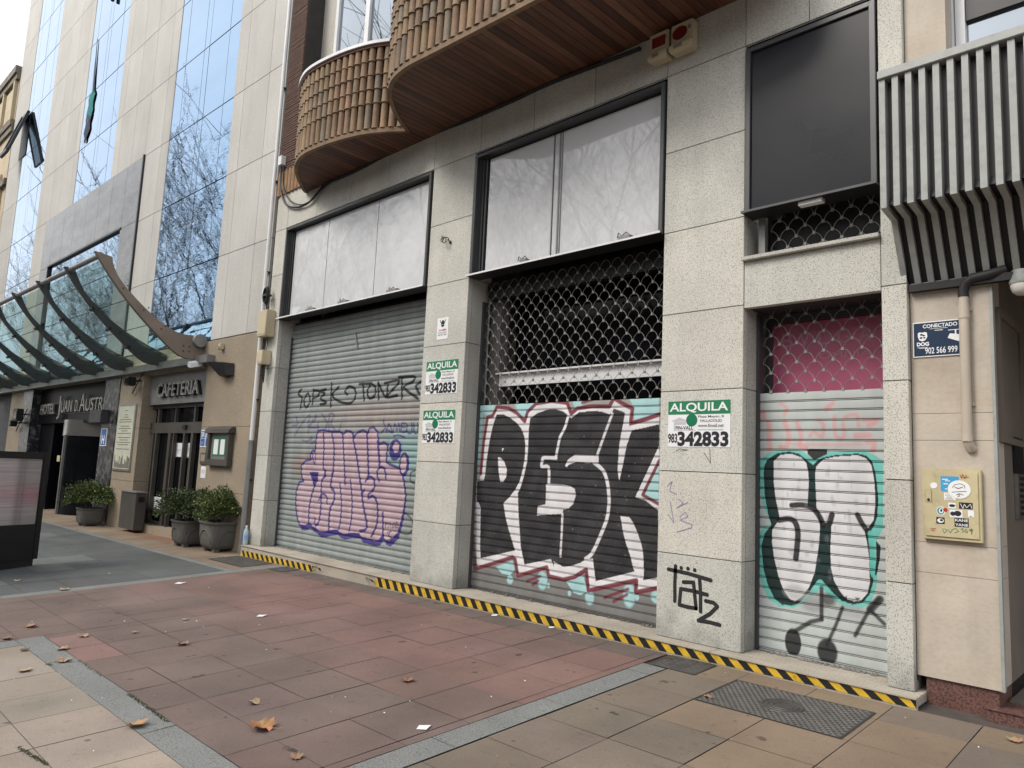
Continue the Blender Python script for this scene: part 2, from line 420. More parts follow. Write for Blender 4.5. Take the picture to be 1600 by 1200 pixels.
def window_box(x0, x1, z0, z1, splits, label, mat_panel='white_panel', py=.085, inset=(.17, .02)):
    f = MB(); t = .045; y0 = -.022
    f.box(x0, x0 + t, y0, .16, z0, z1); f.box(x1 - t, x1, y0, .16, z0, z1)
    f.box(x0 + t, x1 - t, y0 + .002, .16, z1 - t, z1)
    f.box(x0 + t, x0 + t + .02, .03, .16, z0, z1 - t)
    wn = f.build('display_window', 'alu_frame', shop, bevel=.003)
    if label: wn['label'] = label
    pn = MB(); xa = x0 + inset[0]; xb = x1 - inset[1] - t
    ed = [xa] + splits + [xb]
    for a, b in zip(ed[:-1], ed[1:]): pn.box(a + .007, b - .007, py, py + .01, z0 + .03, z1 - t - .02)
    pn.build('pane', mat_panel, wn)
    ug = MB()
    if inset[0] > .1:
        ug.box(x0 + t + .022, x0 + t + .055, .06, .12, z0 + .03, z1 - t, 0)
        ug.box(x0 + t + .075, x0 + t + .10, .07, .13, z0 + .03, z1 - t, 0)
    ug.box(x0 + t, x1 - t, py + .02, .155, z0 + .03, z1 - t, 1)
    ug.build('window_lining', ['alu_frame', 'dark_metal'], wn)
    lg = MB(); lg.box(x0 - .01, x1 + .01, -.075, -.068, z0 - .005, z0 + .016, 0); lg.box(x0 - .01, x1 + .01, -.068, .17, z0 - .004, z0 + .006, 1)
    lg.build('ledge', ['white_frame' if mat_panel == 'white_panel' else 'alu_frame', 'dark_metal'], wn)
    if mat_panel == 'white_panel':
        hd = MB(); hd.box(x0 + .01, x1 - .01, .31, .42, z0 - .24, z0 - .02); hd.build('shutter_housing', 'black', wn)
    else:
        hd = MB(); hd.box(x0 + .5, x0 + .7, -.04, .03, z0 - .04, z0 - .006, 0); hd.build('lamp_bracket', 'white_frame', wn)
    return wn
w1 = window_box(-11.565, -7.575, 3.995, 5.625, [-10.32, -8.93], 'wide white display window of three panes above the pink graffiti')
w2 = window_box(-6.69, -3.86, 3.99, 5.60, [-5.42], 'white display window of two panes above the black graffiti')
w3 = window_box(-2.985, -1.855, 3.995, 5.60, [], 'dark grey blank display panel in the right bay', 'black_panel', .0, (.05, .0))
for (px, py, wn, wd) in ((485, 482, w1, .12), (536, 471, w1, .12), (613, 456, w1, .12), (976, 373, w2, .07), (818, 411, w2, .05)):   # little lamp brackets left on the ledges
    fx = MB(); p = FP(px, py, -.05); fx.box(p[0] - wd, p[0] + wd, -.07, .0, 4.012, 4.045); fx.tube([(p[0] - .1, -.04, 4.04), (p[0] - .08, -.05, 4.09), (p[0] - .04, -.05, 4.05), (p[0] + .02, -.05, 4.08), (p[0] + .05, -.04, 4.04)], .007, 5)
    fx.build('lamp_bracket', 'grey_metal', wn)
tp = MB()                                        # joint post of the two panes
for (a, b) in ((-5.43, .012), (-5.34, .02), (-5.30, .01)): tp.box(a, a + b, .074, .083, 4.02, 5.53)
tp.build('joint_strip', 'grey_metal', w2)

# ------------------------------------------------------------------ spray paint on the shutters
class Canvas:
    def __init__(s, x0, x1, z0, z1, nx, rows, y, base):
        s.x = np.linspace(x0, x1, nx); s.z = np.array(rows); s.y = y
        s.X, s.Z = np.meshgrid(s.x, s.z)
        s.c = np.empty(s.X.shape + (3,)); s.c[:] = base
        g = np.random.default_rng(nx); n = sum(np.sin(s.X * a + s.Z * b + p) for a, b, p in zip(g.normal(0, 14, 14), g.normal(0, 14, 14), g.uniform(0, 6, 14))) / 7
        s.cov = np.clip(.985 + .022 * n, 0, 1) * (1 - .05 * g.random(s.X.shape) ** 4)      # spray never covers evenly
    def pt(s, q):
        p = FP(q[0], q[1], s.y); return (p[0], p[2])
    def P(s, pts, f=None): return np.array([s.pt(f(*q) if f else q) for q in pts])
    def _mix(s, a, col): a = a * s.cov; s.c = s.c * (1 - a[..., None]) + np.array(col) * a[..., None]
    def fill(s, P, col, op=1.):
        x, z = s.X, s.Z; ins = np.zeros(x.shape, bool); n = len(P)
        for i in range(n):
            (xa, za), (xb, zb) = P[i], P[(i + 1) % n]
            if za == zb: continue
            k = ((za > z) != (zb > z)) & (x < (xb - xa) * (z - za) / (zb - za) + xa); ins ^= k
        s._mix(ins * op, col)
    def stroke(s, P, wd, col, op=1., soft=.004):
        d = np.full(s.X.shape, 9.)
        for (xa, za), (xb, zb) in zip(P[:-1], P[1:]):
            dx, dz = xb - xa, zb - za; l = dx * dx + dz * dz + 1e-12
            t = np.clip(((s.X - xa) * dx + (s.Z - za) * dz) / l, 0, 1)
            d = np.minimum(d, np.hypot(s.X - xa - t * dx, s.Z - za - t * dz))
        s._mix(np.clip((wd / 2 - d) / soft + .5, 0, 1) * op, col)
    def blob(s, q, rx, rz, col, op=1., soft=.25):
        (cx, cz) = s.pt(q); d = np.hypot((s.X - cx) / rx, (s.Z - cz) / rz)
        s._mix(np.clip((1 - d) / soft + .5, 0, 1) * op, col)
def smooth(P, n=5):
    P = np.asarray(P, float); out = []
    for i in range(len(P) - 1):
        a = P[max(i - 1, 0)]; b = P[i]; c = P[i + 1]; d = P[min(i + 2, len(P) - 1)]
        for k in range(n):
            t = k / n
            out.append(.5 * ((2 * b) + (c - a) * t + (2 * a - 5 * b + 4 * c - d) * t * t + (3 * b - a - 3 * c + d) * t ** 3))
    out.append(P[-1]); return np.array(out)
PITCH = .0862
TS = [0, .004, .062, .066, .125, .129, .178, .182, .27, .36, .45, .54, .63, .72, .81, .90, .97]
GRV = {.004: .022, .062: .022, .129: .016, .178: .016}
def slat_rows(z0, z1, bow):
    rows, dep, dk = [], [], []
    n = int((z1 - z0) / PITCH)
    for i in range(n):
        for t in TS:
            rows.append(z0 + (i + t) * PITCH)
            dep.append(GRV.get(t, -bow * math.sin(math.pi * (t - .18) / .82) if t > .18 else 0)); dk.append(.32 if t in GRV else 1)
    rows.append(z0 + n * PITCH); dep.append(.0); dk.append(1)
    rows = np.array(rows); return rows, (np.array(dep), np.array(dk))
def shutter_mesh(cv, dep, name, parent):
    nz, nx = cv.X.shape
    wob = .003 * np.sin(cv.X * 2.1 + cv.Z * 1.3)
    V = np.stack([cv.X, cv.y + dep[0][:, None] + wob, cv.Z], -1).reshape(-1, 3) - ORG[parent.name]
    idx = np.arange(nz * nx).reshape(nz, nx)
    F = np.stack([idx[:-1, :-1], idx[:-1, 1:], idx[1:, 1:], idx[1:, :-1]], -1).reshape(-1, 4)
    cv.c *= dep[1][:, None, None]                # groove shade and grime put into the colour as darker lines
    me = bpy.data.meshes.new(name)
    me.vertices.add(len(V)); me.vertices.foreach_set('co', V.ravel())
    me.loops.add(F.size); me.loops.foreach_set('vertex_index', F.ravel().astype(np.int32))
    me.polygons.add(len(F)); me.polygons.foreach_set('loop_start', np.arange(0, F.size, 4, dtype=np.int32))
    me.update(); me.validate()
    ca = me.color_attributes.new('Col', 'FLOAT_COLOR', 'POINT')
    ca.data.foreach_set('color', np.c_[cv.c.reshape(-1, 3), np.ones(len(V))].ravel().astype(np.float32))
    me.materials.append(MAT['shutter_paint'])
    o = bpy.data.objects.new(name, me); COL.objects.link(o); o.parent = parent; ORG[o.name] = ORG[parent.name]
    return o
def grille(x0, x1, z0, z1, y, name, parent, first=0):
    g = MB(); wdt = .157; h = PITCH; r = .0028; j = 0; z = z0
    while z < z1:
        off = (wdt / 2 if (j + first) % 2 else 0)
        x = x0 - wdt + off
        while x < x1:
            pts = []
            for k in range(9):
                t = k / 8; xx = x + wdt * (t if 0 < k < 8 else t)
                zz = z + h * 1.02 * math.sin(math.pi * t) ** .62
                if x0 <= xx <= x1 and zz < z1 + .05: pts.append((xx, y + .004 * math.sin(6 * t), zz))
            if len(pts) > 1: g.tube(pts, r, 4, cap=False)
            if x0 < x < x1: g.box(x - .012, x + .012, y - .008, y + .008, z - .010, z + .016)
            x += wdt
        z += h; j += 1
    return g.build(name, 'wire', parent)
def guides(x0, x1, z0, z1, parent):
    for x in (x0, x1):
        g = MB(); s = 1 if x == x0 else -1
        g.box(min(x, x + s * .028), max(x, x + s * .028), .255, .34, z0, z1); g.build('guide_rail', 'alu_frame', parent)
YS = .285
def lower_bar(x0, x1, parent, col):
    b = MB(); b.box(x0 + .03, x1 - .03, YS - .018, YS + .03, .1275, .141, 0, tuple(c * .7 for c in col))
    b.build('bottom_bar', 'shutter_paint', parent, bevel=.004)
    k = MB()
    for i in range(26):
        x = random.uniform(x0 + .1, x1 - .1); s_ = random.uniform(.008, .03)
        k.add([(x - s_, YS - .03, .1275), (x + s_, YS - .045, .1275), (x + s_ * .4, YS - .02, .14 + s_ * .4), (x, YS - .06, .128)], [(0, 1, 2), (0, 3, 1), (1, 3, 2)], 0, (1, 1, 1))
    k.build('litter_crumb', 'weathered_stone', parent)['kind'] = 'stuff'

# shutter one: pink throw-up
def b3(x, y): return (430 + x / 6.4, 560 + y / 6.4)
def b4(x, y): return (430 + x / 6.4, 700 + y / 6.4)
sh1 = thing('roller_shutter', 'left grey roller shutter with pink and purple bubble graffiti', 'shutter', (-9.55, YS, .126), 'graffitied roller shutters of the empty shops')
rows, dep = slat_rows(.142, 4.0, .010)
cv = Canvas(XP1[1] + .02, XP2[0] - .02, 0, 0, 520, rows, YS, (.29, .32, .315))
zz = (cv.Z - .2) / 3.8
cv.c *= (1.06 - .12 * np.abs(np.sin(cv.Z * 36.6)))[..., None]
cv.blob(b3(1000, 560), 1.2, .2, (.38, .28, .26), .5, 1.2); cv.blob(b3(1330, 930), .5, .3, (.25, .48, .50), .5, 1.2)
cv.blob(b3(270, 1060), .28, .18, (.34, .17, .12), .45, 1.2)
PUR = (.052, .038, .20); PNK = (.50, .375, .41); BLK = (.014, .014, .016)
sw = .043
for L in (((270, 310), (235, 350), (272, 395), (268, 430), (255, 500)), ((330, 345), (292, 420), (312, 492), (352, 430), (338, 355)), ((385, 315), (376, 460)), ((385, 320), (445, 330), (430, 375), (388, 400)),
          ((510, 310), (450, 330), (500, 350), (455, 400), (515, 445), (455, 460)), ((566, 250), (556, 482)), ((640, 285), (572, 365), (640, 430), (750, 448), (802, 390), (800, 310), (740, 280), (700, 330), (722, 362)),
          ((845, 258), (965, 250)), ((880, 250), (892, 420)), ((960, 255), (925, 330), (945, 400), (1000, 370), (1005, 290), (962, 250)), ((1035, 240), (1038, 410)), ((1038, 250), (1110, 390), (1130, 270)),
          ((1100, 250), (1250, 225), (1120, 385), (1225, 370)), ((1240, 190), (1392, 182), (1380, 235), (1290, 290), (1432, 402)), ((1272, 190), (1272, 402)), ((1460, 235), (1412, 280), (1446, 350))):
    cv.stroke(smooth(cv.P(L, b3), 4), sw, BLK, .97, .014)
GP_ = (.12, .09, .20)
for L in (((180, 672), (230, 660), (212, 580)), ((200, 770), (280, 640), (352, 565), (330, 650)), ((330, 740), (372, 640), (412, 570), (400, 622), (330, 690), (440, 690)), ((430, 745), (432, 650)), ((470, 555), (522, 650), (500, 705)),
          ((540, 720), (545, 560), (592, 570), (560, 650), (610, 730)), ((640, 722), (662, 650)), ((280, 820), (330, 830), (370, 790), (360, 850), (400, 830))):
    cv.stroke(smooth(cv.P(L, b3), 4), .036, GP_, .72, .02)
for L in (((1080, 618), (1102, 700), (1050, 750)), ((1110, 740), (1142, 655), (1172, 742), (1115, 705)), ((1180, 740), (1202, 655), (1222, 722), (1242, 650), (1252, 735)), ((1310, 650), (1268, 655), (1270, 735), (1315, 728)), ((1270, 690), (1305, 688)),
          ((1322, 655), (1328, 742), (1370, 740), (1372, 648)), ((1392, 650), (1396, 745), (1432, 738), (1430, 650)), ((1190, 778), (1240, 768), (1300, 790))):
    cv.stroke(smooth(cv.P(L, b3), 3), .026, PUR, .85, .012)
for L in (((1400, 230), (1362, 250), (1358, 330), (1395, 355)), ((1285, 640), (1350, 690), (1385, 765)), ((1258, 848), (1330, 862), (1375, 820))):
    cv.stroke(smooth(cv.P(L, b4), 4), .026, (.03, .03, .03), .8, .012)
top = [(425, 770), (440, 735), (482, 728), (530, 740), (590, 745), (645, 742), (682, 775), (715, 735), (760, 745), (792, 800), (830, 750), (882, 730), (930, 765), (950, 712), (982, 700), (1018, 740), (1030, 835), (1046, 872), (1090, 852), (1124, 880), (1110, 960), (1108, 1048), (1150, 1072), (1222, 1104)]
bot = [(1255, 222), (1284, 335), (1302, 480), (1282, 620), (1252, 752), (1222, 850), (1140, 930), (1092, 905), (1078, 850), (1040, 918), (990, 925), (930, 905), (870, 890), (842, 850), (760, 845), (740, 850), (690, 860), (640, 832), (615, 812), (545, 822), (500, 835), (445, 835), (412, 795), (380, 782), (342, 742), (300, 770), (250, 760), (226, 682), (214, 562), (220, 430), (250, 350), (298, 342), (272, 262), (272, 180), (312, 138), (368, 128)]
lft = [(362, 965), (385, 930), (408, 955), (412, 905)]
Pp = np.vstack([cv.P(top, b3), cv.P(bot, b4), cv.P(lft, b3)])
Ps = np.vstack([cv.P(top, b3), cv.P([(x + 14, y + (58 if y > 600 else 25)) for x, y in bot], b4), cv.P(lft, b3)])
cv.fill(Ps, PUR, .95)
cv.stroke(np.vstack([Pp, Pp[:1]]), .075, PUR, .95, .006)
cv.fill(Pp, PNK, .93)
cv._mix(np.clip(np.sin(cv.Z * 9 + cv.X * 2), 0, 1) * .12 * (np.abs(cv.c - np.array(PNK)).sum(-1) < .1), (.5, .47, .47))
for f, L, wd in ((b3, ((485, 740), (492, 900), (484, 1080), (506, 1130), (490, 1190)), .02), (b4, ((500, 232), (505, 280), (470, 330), (465, 450), (460, 600), (440, 740), (410, 775)), .022),
                 (b3, ((570, 755), (592, 900), (582, 1160)), .02), (b4, ((576, 250), (560, 385), (592, 430), (592, 520), (558, 595), (545, 680), (540, 825)), .024), (b3, ((678, 780), (690, 1000), (700, 1195)), .02), (b4, ((700, 300), (700, 362)), .02),
                 (b3, ((778, 790), (820, 1000), (846, 1195)), .022), (b4, ((848, 310), (862, 400), (880, 560), (918, 790), (848, 832)), .024), (b3, ((920, 750), (930, 1000), (936, 1180)), .022), (b4, ((934, 230), (932, 285)), .022), (b3, ((1030, 830), (1042, 1000), (1046, 1075)), .028),
                 (b4, ((650, 350), (666, 550), (655, 740), (630, 832)), .018), (b4, ((755, 320), (772, 550), (760, 740), (740, 832)), .018), (b4, ((905, 332), (940, 288), (986, 310), (992, 400), (938, 462), (934, 502), (980, 480), (1022, 560), (1020, 750), (965, 880)), .022),
                 (b4, ((1040, 332), (1020, 250), (1052, 192), (1096, 212), (1110, 305)), .02), (b4, ((1078, 650), (1080, 895)), .022), (b4, ((430, 305), (382, 430), (346, 580), (338, 742)), .022), (b4, ((440, 522), (480, 460), (520, 490), (522, 555)), .018), (b4, ((400, 700), (402, 772)), .018)):
    cv.stroke(smooth(cv.P(L, f), 5), wd * 1.9, PUR, .95, .006)
cv.fill(cv.P([(345, 238), (442, 244), (430, 292), (392, 400), (375, 318)], b4), PUR); cv.fill(cv.P([(868, 430), (905, 398), (880, 470)], b4), PUR)
cv.stroke(cv.P([(380, 945), (378, 1010), (402, 1060), (408, 960)], b3), .022, PUR)
cv.blob(b3(1205, 915), .145, .155, PUR, 1, .06); cv.blob(b3(1212, 890), .075, .075, PNK, 1, .1); cv.blob(b3(1293, 1060), .115, .17, PUR, 1, .06); cv.blob(b3(1287, 1058), .07, .125, PNK, 1, .1)
for L in (((1100, 745), (1105, 800)), ((1100, 745), (1128, 752), (1104, 775)), ((1130, 800), (1148, 745), (1162, 800)), ((1195, 750), (1170, 770), (1180, 800), (1198, 780)), ((1212, 745), (1205, 790), (1228, 800), (1230, 750), (1212, 745)), ((1120, 850), (1160, 830), (1130, 880), (1165, 900), (1120, 930))):
    cv.stroke(cv.P(L, b4), .016, (.03, .02, .06), .9, .008)
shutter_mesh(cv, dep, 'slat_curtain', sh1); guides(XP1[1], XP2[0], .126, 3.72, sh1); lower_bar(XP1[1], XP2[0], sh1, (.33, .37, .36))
rs = MB(); p0 = FP(556, 505, YS - .02); rs.tube([(p0[0], YS - .022, 3.62), (p0[0] + .05, YS - .025, 3.5), (p0[0] + .1, YS - .022, 3.36)], .012, 6); rs.build('rusty_hook', 'canopy_beam', sh1)

# shutter two: black block letters
def a5(x, y): return (730 + x / 6.667, 600 + y / 6.667)
def a6(x, y): return (880 + x / 6.667, 600 + y / 6.667)
def a7(x, y): return (730 + x / 6.667, 770 + y / 6.667)
def a8(x, y): return (880 + x / 5.7125, 770 + y / 5.7125)
sh2 = thing('roller_shutter', 'middle roller shutter with big black PESK graffiti outlined white and red', 'shutter', (-5.28, YS, .126), 'graffitied roller shutters of the empty shops')
rows, dep = slat_rows(.142, 2.40, .0015)
cv = Canvas(XP2[1] + .02, XP3[0] - .02, 0, 0, 560, rows, YS, (.34, .335, .32))
cv.blob((880, 960), 3, .45, (.17, .17, .168), .9, .5)
CY = (.40, .66, .68); RED = (.17, .028, .045); WHT = (.74, .73, .75)
for q, rx, rz in ((a5(345, 135), .07, .07), (a5(600, 205), .16, .10), (a5(575, 275), .10, .1), (a5(215, 240), .12, .10), (a6(160, 140), .085, .14), (a7(445, 905), .05, .05), (a7(780, 915), .075, .10), (a7(845, 965), .02, .03), (a8(235, 935), .06, .075), (a8(590, 915), .075, .12), (a8(660, 935), .025, .03), (a8(55, 897), .025, .03), (a8(830, 930), .06, .06), (a5(130, 420), .05, .5)):
    cv.blob(q, rx, rz, CY, .85, .3)
cv.fill(cv.P([(690, 150), (760, 120), (1000, 95), (1000, 300), (740, 375), (735, 250)], a6), CY, .92)
cv.fill(cv.P([(300, 770), (470, 705), (495, 800), (450, 855), (360, 840)], a7), CY, .92); cv.fill(cv.P([(25, 790), (180, 735), (215, 880), (150, 915), (90, 890)], a8), CY, .92)
R1 = [a7(105, 775), a7(98, 600), a7(98, 300), a7(95, 110), a5(140, 935), a5(172, 600), a5(212, 345), a5(262, 335), a5(310, 240), a5(430, 252), a5(520, 305), a5(600, 390), a5(630, 290), a5(720, 205), a5(880, 178), a5(1000, 192), a6(45, 200), a6(85, 310), a6(150, 255), a6(300, 232), a6(482, 235), a6(530, 150), a6(612, 200), a6(722, 258), a6(700, 412), a6(820, 380), a6(1000, 318)]
R2 = [a8(845, 850), a8(650, 888), a8(655, 782), a8(225, 872), a8(206, 685), a8(100, 752), a8(0, 775), a7(850, 868), a7(828, 775), a7(528, 865), a7(500, 695), a7(470, 672), a7(110, 785)]
Wp = np.vstack([cv.P(R1), cv.P([a6(1000, 400), a8(850, 700)]), cv.P(R2)])
cv.fill(Wp, WHT, .97)
cv.stroke(cv.P(R1[4:]), .046, RED, .96, .008); cv.stroke(cv.P(R2), .046, RED, .96, .008)
cv.stroke(cv.P([a7(60, 450), a7(68, 620), a7(85, 790)]), .07, (.10, .035, .04), .8, .02)
for L in ([a8(370, 935), a8(580, 860)], [a8(450, 970), a8(570, 908)], [a7(680, 960), a7(740, 915)], [a6(200, 195), a6(320, 160)], [a7(620, 920), a7(760, 870)]): cv.stroke(cv.P(L), .032, RED, .9, .012)
BK = (.0055, .006, .008)
Pl = [a5(305, 320), a5(380, 318), a5(445, 350), a5(512, 402), a5(562, 462), a5(592, 535), a5(606, 625), a5(602, 750), a5(580, 882), a5(548, 1005), a5(500, 1100), a5(430, 1190), a7(376, 108), a7(400, 262), a7(432, 385), a7(462, 485), a7(497, 600), a7(142, 682), a7(135, 560), a7(140, 150), a7(118, 100), a7(100, 95), a5(105, 1015), a5(170, 1005), a5(184, 960), a5(200, 800), a5(230, 600), a5(262, 450)]
cv.fill(cv.P(Pl), BK, .97)
EK = [a5(658, 355), a5(740, 300), a5(850, 264), a5(922, 262), a6(0, 285), a6(28, 305), a6(85, 355), a6(165, 297), a6(300, 280), a6(400, 286), a6(482, 315), a6(510, 300), a6(528, 255), a6(600, 280), a6(648, 302), a6(690, 440), a6(715, 482), a6(850, 455), a6(1000, 418), a6(1000, 640), a6(755, 1172), a8(650, 42), a8(740, 70), a8(850, 160), a8(850, 755), a8(710, 782), a8(640, 702), a8(290, 788), a8(265, 588), a8(205, 592), a8(150, 627), a8(60, 655), a8(0, 662), a7(900, 715), a7(900, 768), a7(870, 690), a7(596, 747), a7(556, 562), a7(546, 400), a7(532, 200), a7(526, 0), a5(530, 1130), a5(552, 1085), a5(590, 962), a5(625, 800), a5(637, 600), a5(642, 470)]
cv.fill(cv.P(EK), BK, .97)
cv.fill(cv.P([a5(318, 760), a5(350, 770), a5(388, 818), a5(412, 890), a5(404, 972), a5(370, 1022), a5(345, 1022), a5(328, 930)]), WHT); cv.fill(cv.P([a5(360, 672), a5(386, 668), a5(364, 702)]), WHT)
sw = .036
cv.stroke(cv.P([a6(58, 322), a6(22, 450), a5(965, 560), a5(928, 745)]), sw, WHT, .95, .006)
cv.stroke(smooth(cv.P([a5(928, 772), a5(800, 768), a5(782, 800), a5(778, 862), a5(848, 868), a5(850, 1050)]), 3), .04, WHT, .95, .006)
cv.fill(cv.P([a5(822, 1040), a5(1000, 1048), a6(70, 1062), a6(122, 1092), a6(132, 1150), a8(112, 30), a8(90, 100), a8(50, 138), a8(0, 152), a7(990, 218), a7(724, 236), a7(735, 138), a7(815, 120)]), WHT, .96)
cv.stroke(cv.P([a7(992, 220), a7(985, 400), a7(970, 660)]), .03, WHT, .95, .006)
cv.fill(cv.P([a6(122, 738), a6(370, 742), a6(372, 820), a6(270, 822), a6(130, 815), a6(60, 842), a6(38, 866), a6(20, 850), a6(50, 790)]), WHT, .96)
cv.stroke(cv.P([a6(512, 310), a6(442, 500), a6(358, 735)]), .032, WHT, .95, .006)
cv.stroke(smooth(cv.P([a6(320, 815), a6(420, 905), a6(465, 1040), a6(480, 1200), a8(410, 100), a8(392, 230), a8(330, 390), a8(258, 540), a8(200, 590)]), 4), .042, WHT, .95, .006)
cv.fill(cv.P([a6(645, 300), a6(690, 290), a6(688, 440), a6(714, 482), a6(660, 650), a6(622, 850), a6(586, 1012), a6(568, 900), a6(584, 650), a6(608, 500), a6(625, 420)]), WHT, .96)
cv.fill(smooth(cv.P([a8(512, 208), a8(590, 220), a8(640, 300), a8(690, 430), a8(716, 560), a8(714, 785), a8(640, 706), a8(600, 560), a8(548, 400), a8(512, 208)]), 3), WHT, .96)
cv.fill(cv.P([a6(1000, 800), a6(835, 1160), a8(710, 22), a8(850, 100)]), CY, .95); cv.stroke(cv.P([a6(1000, 800), a6(830, 1155), a8(860, 105)]), .036, RED, .95, .006)
for _ in range(60):
    q = (random.uniform(760, 1020), random.uniform(680, 900)); cv.blob(q, random.uniform(.003, .012), random.uniform(.003, .01), (.4, .4, .4), .4, .5)
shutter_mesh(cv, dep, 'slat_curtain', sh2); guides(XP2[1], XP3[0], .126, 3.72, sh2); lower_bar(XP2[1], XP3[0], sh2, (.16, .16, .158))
grille(XP2[1] + .05, XP3[0] - .05, 2.40, 3.93, YS, 'scallop_grille', sh2)
iw = MB(); iw.box(-6.58, -3.86, .47, .50, 2.64, 2.80, 0); iw.box(-6.58, -3.86, .42, .49, 2.79, 2.81, 0)
iw.build('counter_board', 'white_frame', shop)
iw = MB(); iw.box(-6.74, -6.56, .45, .60, .126, 3.9, 0, (.16, .155, .145)); iw.build('side_lining', 'granite', shop)
iw = MB(); iw.box(-6.55, -3.86, .74, .76, .2, 3.9, 0); iw.box(-6.49, -3.86, .56, .60, 3.72, 3.9, 0); iw.build('shop_glass', 'dark_glass', shop)

# shutter three: white letters with turquoise rim
def c1(x, y): return (1180 + x / 7.5, 600 + y / 7.5)
def c2(x, y): return (1180 + x / 7.5, 740 + y / 7.5)
def c3(x, y): return (1180 + x / 6.667, 880 + y / 6.667)
sh3 = thing('roller_shutter', 'narrow right roller shutter with white ST letters rimmed black and turquoise', 'shutter', (-2.42, YS, .126), 'graffitied roller shutters of the empty shops')
rows, dep = slat_rows(.142, 2.39, .0015)
cv = Canvas(XP3[1] + .02, XP4[0] - .02, 0, 0, 420, rows, YS, (.47, .51, .50))
PK = (.66, .27, .28); TQ = (.13, .52, .46)
for L, wd in (([(295, 225), (375, 290), (345, 355)], .03), ([(345, 440), (395, 600), (362, 740), (300, 735)], .045), ([(160, 450), (170, 780)], .05), ([(90, 320), (100, 400)], .05), ([(490, 450), (540, 600), (522, 720), (600, 745)], .04), ([(640, 610), (690, 560), (785, 620), (800, 480), (740, 425)], .03), ([(905, 225), (830, 300)], .045), ([(930, 380), (942, 600), (1040, 620), (1032, 450)], .03),
              ([(1050, 390), (1180, 358), (1212, 490)], .03), ([(1280, 425), (1432, 430), (1340, 480), (1342, 500)], .04), ([(1190, 605), (1330, 600)], .05), ([(1320, 690), (1392, 690), (1380, 780)], .045), ([(420, 700), (800, 712), (1250, 705)], .022)):
    cv.stroke(smooth(cv.P(L, c1), 4), wd, PK, .62, .02)
cv.fill(np.vstack([cv.P([(50, 900), (150, 805), (250, 782), (400, 770), (560, 792), (690, 892), (850, 802), (1100, 790), (1300, 790), (1400, 830), (1500, 900), (1500, 1100)], c1), cv.P([(1500, 400), (1500, 640), (1440, 752), (1420, 800), (1415, 1000)], c2),
                   cv.P([(1285, 0), (1262, 250), (1200, 425), (1100, 472), (1000, 470), (880, 425), (770, 340), (685, 245), (640, 310), (520, 412), (400, 462), (250, 450), (140, 380), (80, 250), (50, 150)], c3), cv.P([(40, 900), (45, 700), (110, 620), (190, 592), (150, 520), (100, 400), (40, 100)], c2)]), TQ, .9)
cv.fill(np.vstack([cv.P([(105, 960), (140, 890), (180, 860), (260, 812), (400, 790), (520, 820), (590, 880), (680, 950), (740, 890), (800, 860), (950, 832), (1200, 815), (1300, 838), (1370, 900), (1410, 1040), (1432, 1200)], c1), cv.P([(1445, 300), (1432, 500), (1400, 600), (1352, 680), (1330, 700), (1340, 900), (1350, 1190)], c2),
                   cv.P([(1225, 0), (1230, 200), (1190, 330), (1120, 412), (1020, 432), (900, 392), (800, 300), (690, 172), (650, 175), (560, 305), (450, 422), (370, 446), (280, 432), (200, 372), (130, 222), (85, 60)], c3), cv.P([(80, 950), (70, 850), (110, 700), (190, 600), (150, 480), (110, 250), (98, 0)], c2)]), BLK, .97)
WT = (.70, .70, .72)
cv.fill(np.vstack([cv.P([(218, 900), (300, 828), (430, 820), (540, 860), (600, 930), (625, 1050), (627, 1190)], c1), cv.P([(612, 372), (700, 402), (722, 440), (760, 600), (750, 800), (722, 1000), (692, 1190)], c2), cv.P([(618, 100), (560, 250), (480, 352), (410, 402), (360, 372), (290, 272), (240, 130), (210, 0)], c3), cv.P([(222, 1000), (195, 800), (200, 650), (240, 600), (290, 530), (240, 300), (216, 100)], c2)]), WT, .97)
cv.fill(np.vstack([cv.P([(718, 965), (800, 882), (950, 850), (1200, 835), (1300, 870), (1362, 950), (1392, 1100), (1402, 1190)], c1), cv.P([(1410, 350), (1390, 545), (1320, 642), (1280, 660), (1310, 800), (1338, 1000), (1345, 1190)], c2), cv.P([(1192, 60), (1195, 200), (1170, 312), (1100, 392), (1030, 402), (950, 372), (880, 290), (820, 180), (790, 50)], c3), cv.P([(892, 1190), (880, 900), (892, 620), (850, 560), (800, 600), (720, 420), (710, 200), (702, 0)], c2)]), WT, .97)
cv.blob(c3(420, 300), .10, .06, (.45, .45, .46), .7, .6)
for L, wd in (([(430, 372), (560, 368), (680, 412), (762, 520), (795, 610)], .048), ([(280, 545), (400, 530), (472, 580), (500, 700), (490, 850), (475, 995)], .05), ([(900, 482), (868, 590)], .048), ([(1198, 482), (1250, 580), (1300, 655)], .042)):
    cv.stroke(smooth(cv.P(L, c2), 5), wd, BLK, .97, .008)
cv.stroke(cv.P([(1350, 700), (1372, 900), (1388, 1190)], c2), .04, TQ, .95); cv.fill(cv.P([(1420, 790), (1472, 850), (1462, 1000), (1422, 1190), (1402, 1190), (1420, 1000)], c2), BLK)
cv.fill(cv.P([(610, 772), (650, 762), (845, 766), (842, 822), (720, 882), (690, 892), (618, 822)], c1), (.03, .03, .032))
cv.blob(c3(600, 440), .10, .055, (.28, .28, .29), .8, .7); cv.blob(c3(640, 360), .09, .05, (.3, .3, .31), .7, .7); cv.blob(c3(1020, 505), .13, .045, (.36, .37, .38), .7, .7); cv.blob(c3(760, 380), .06, .05, (.05, .05, .05), .8, .7)
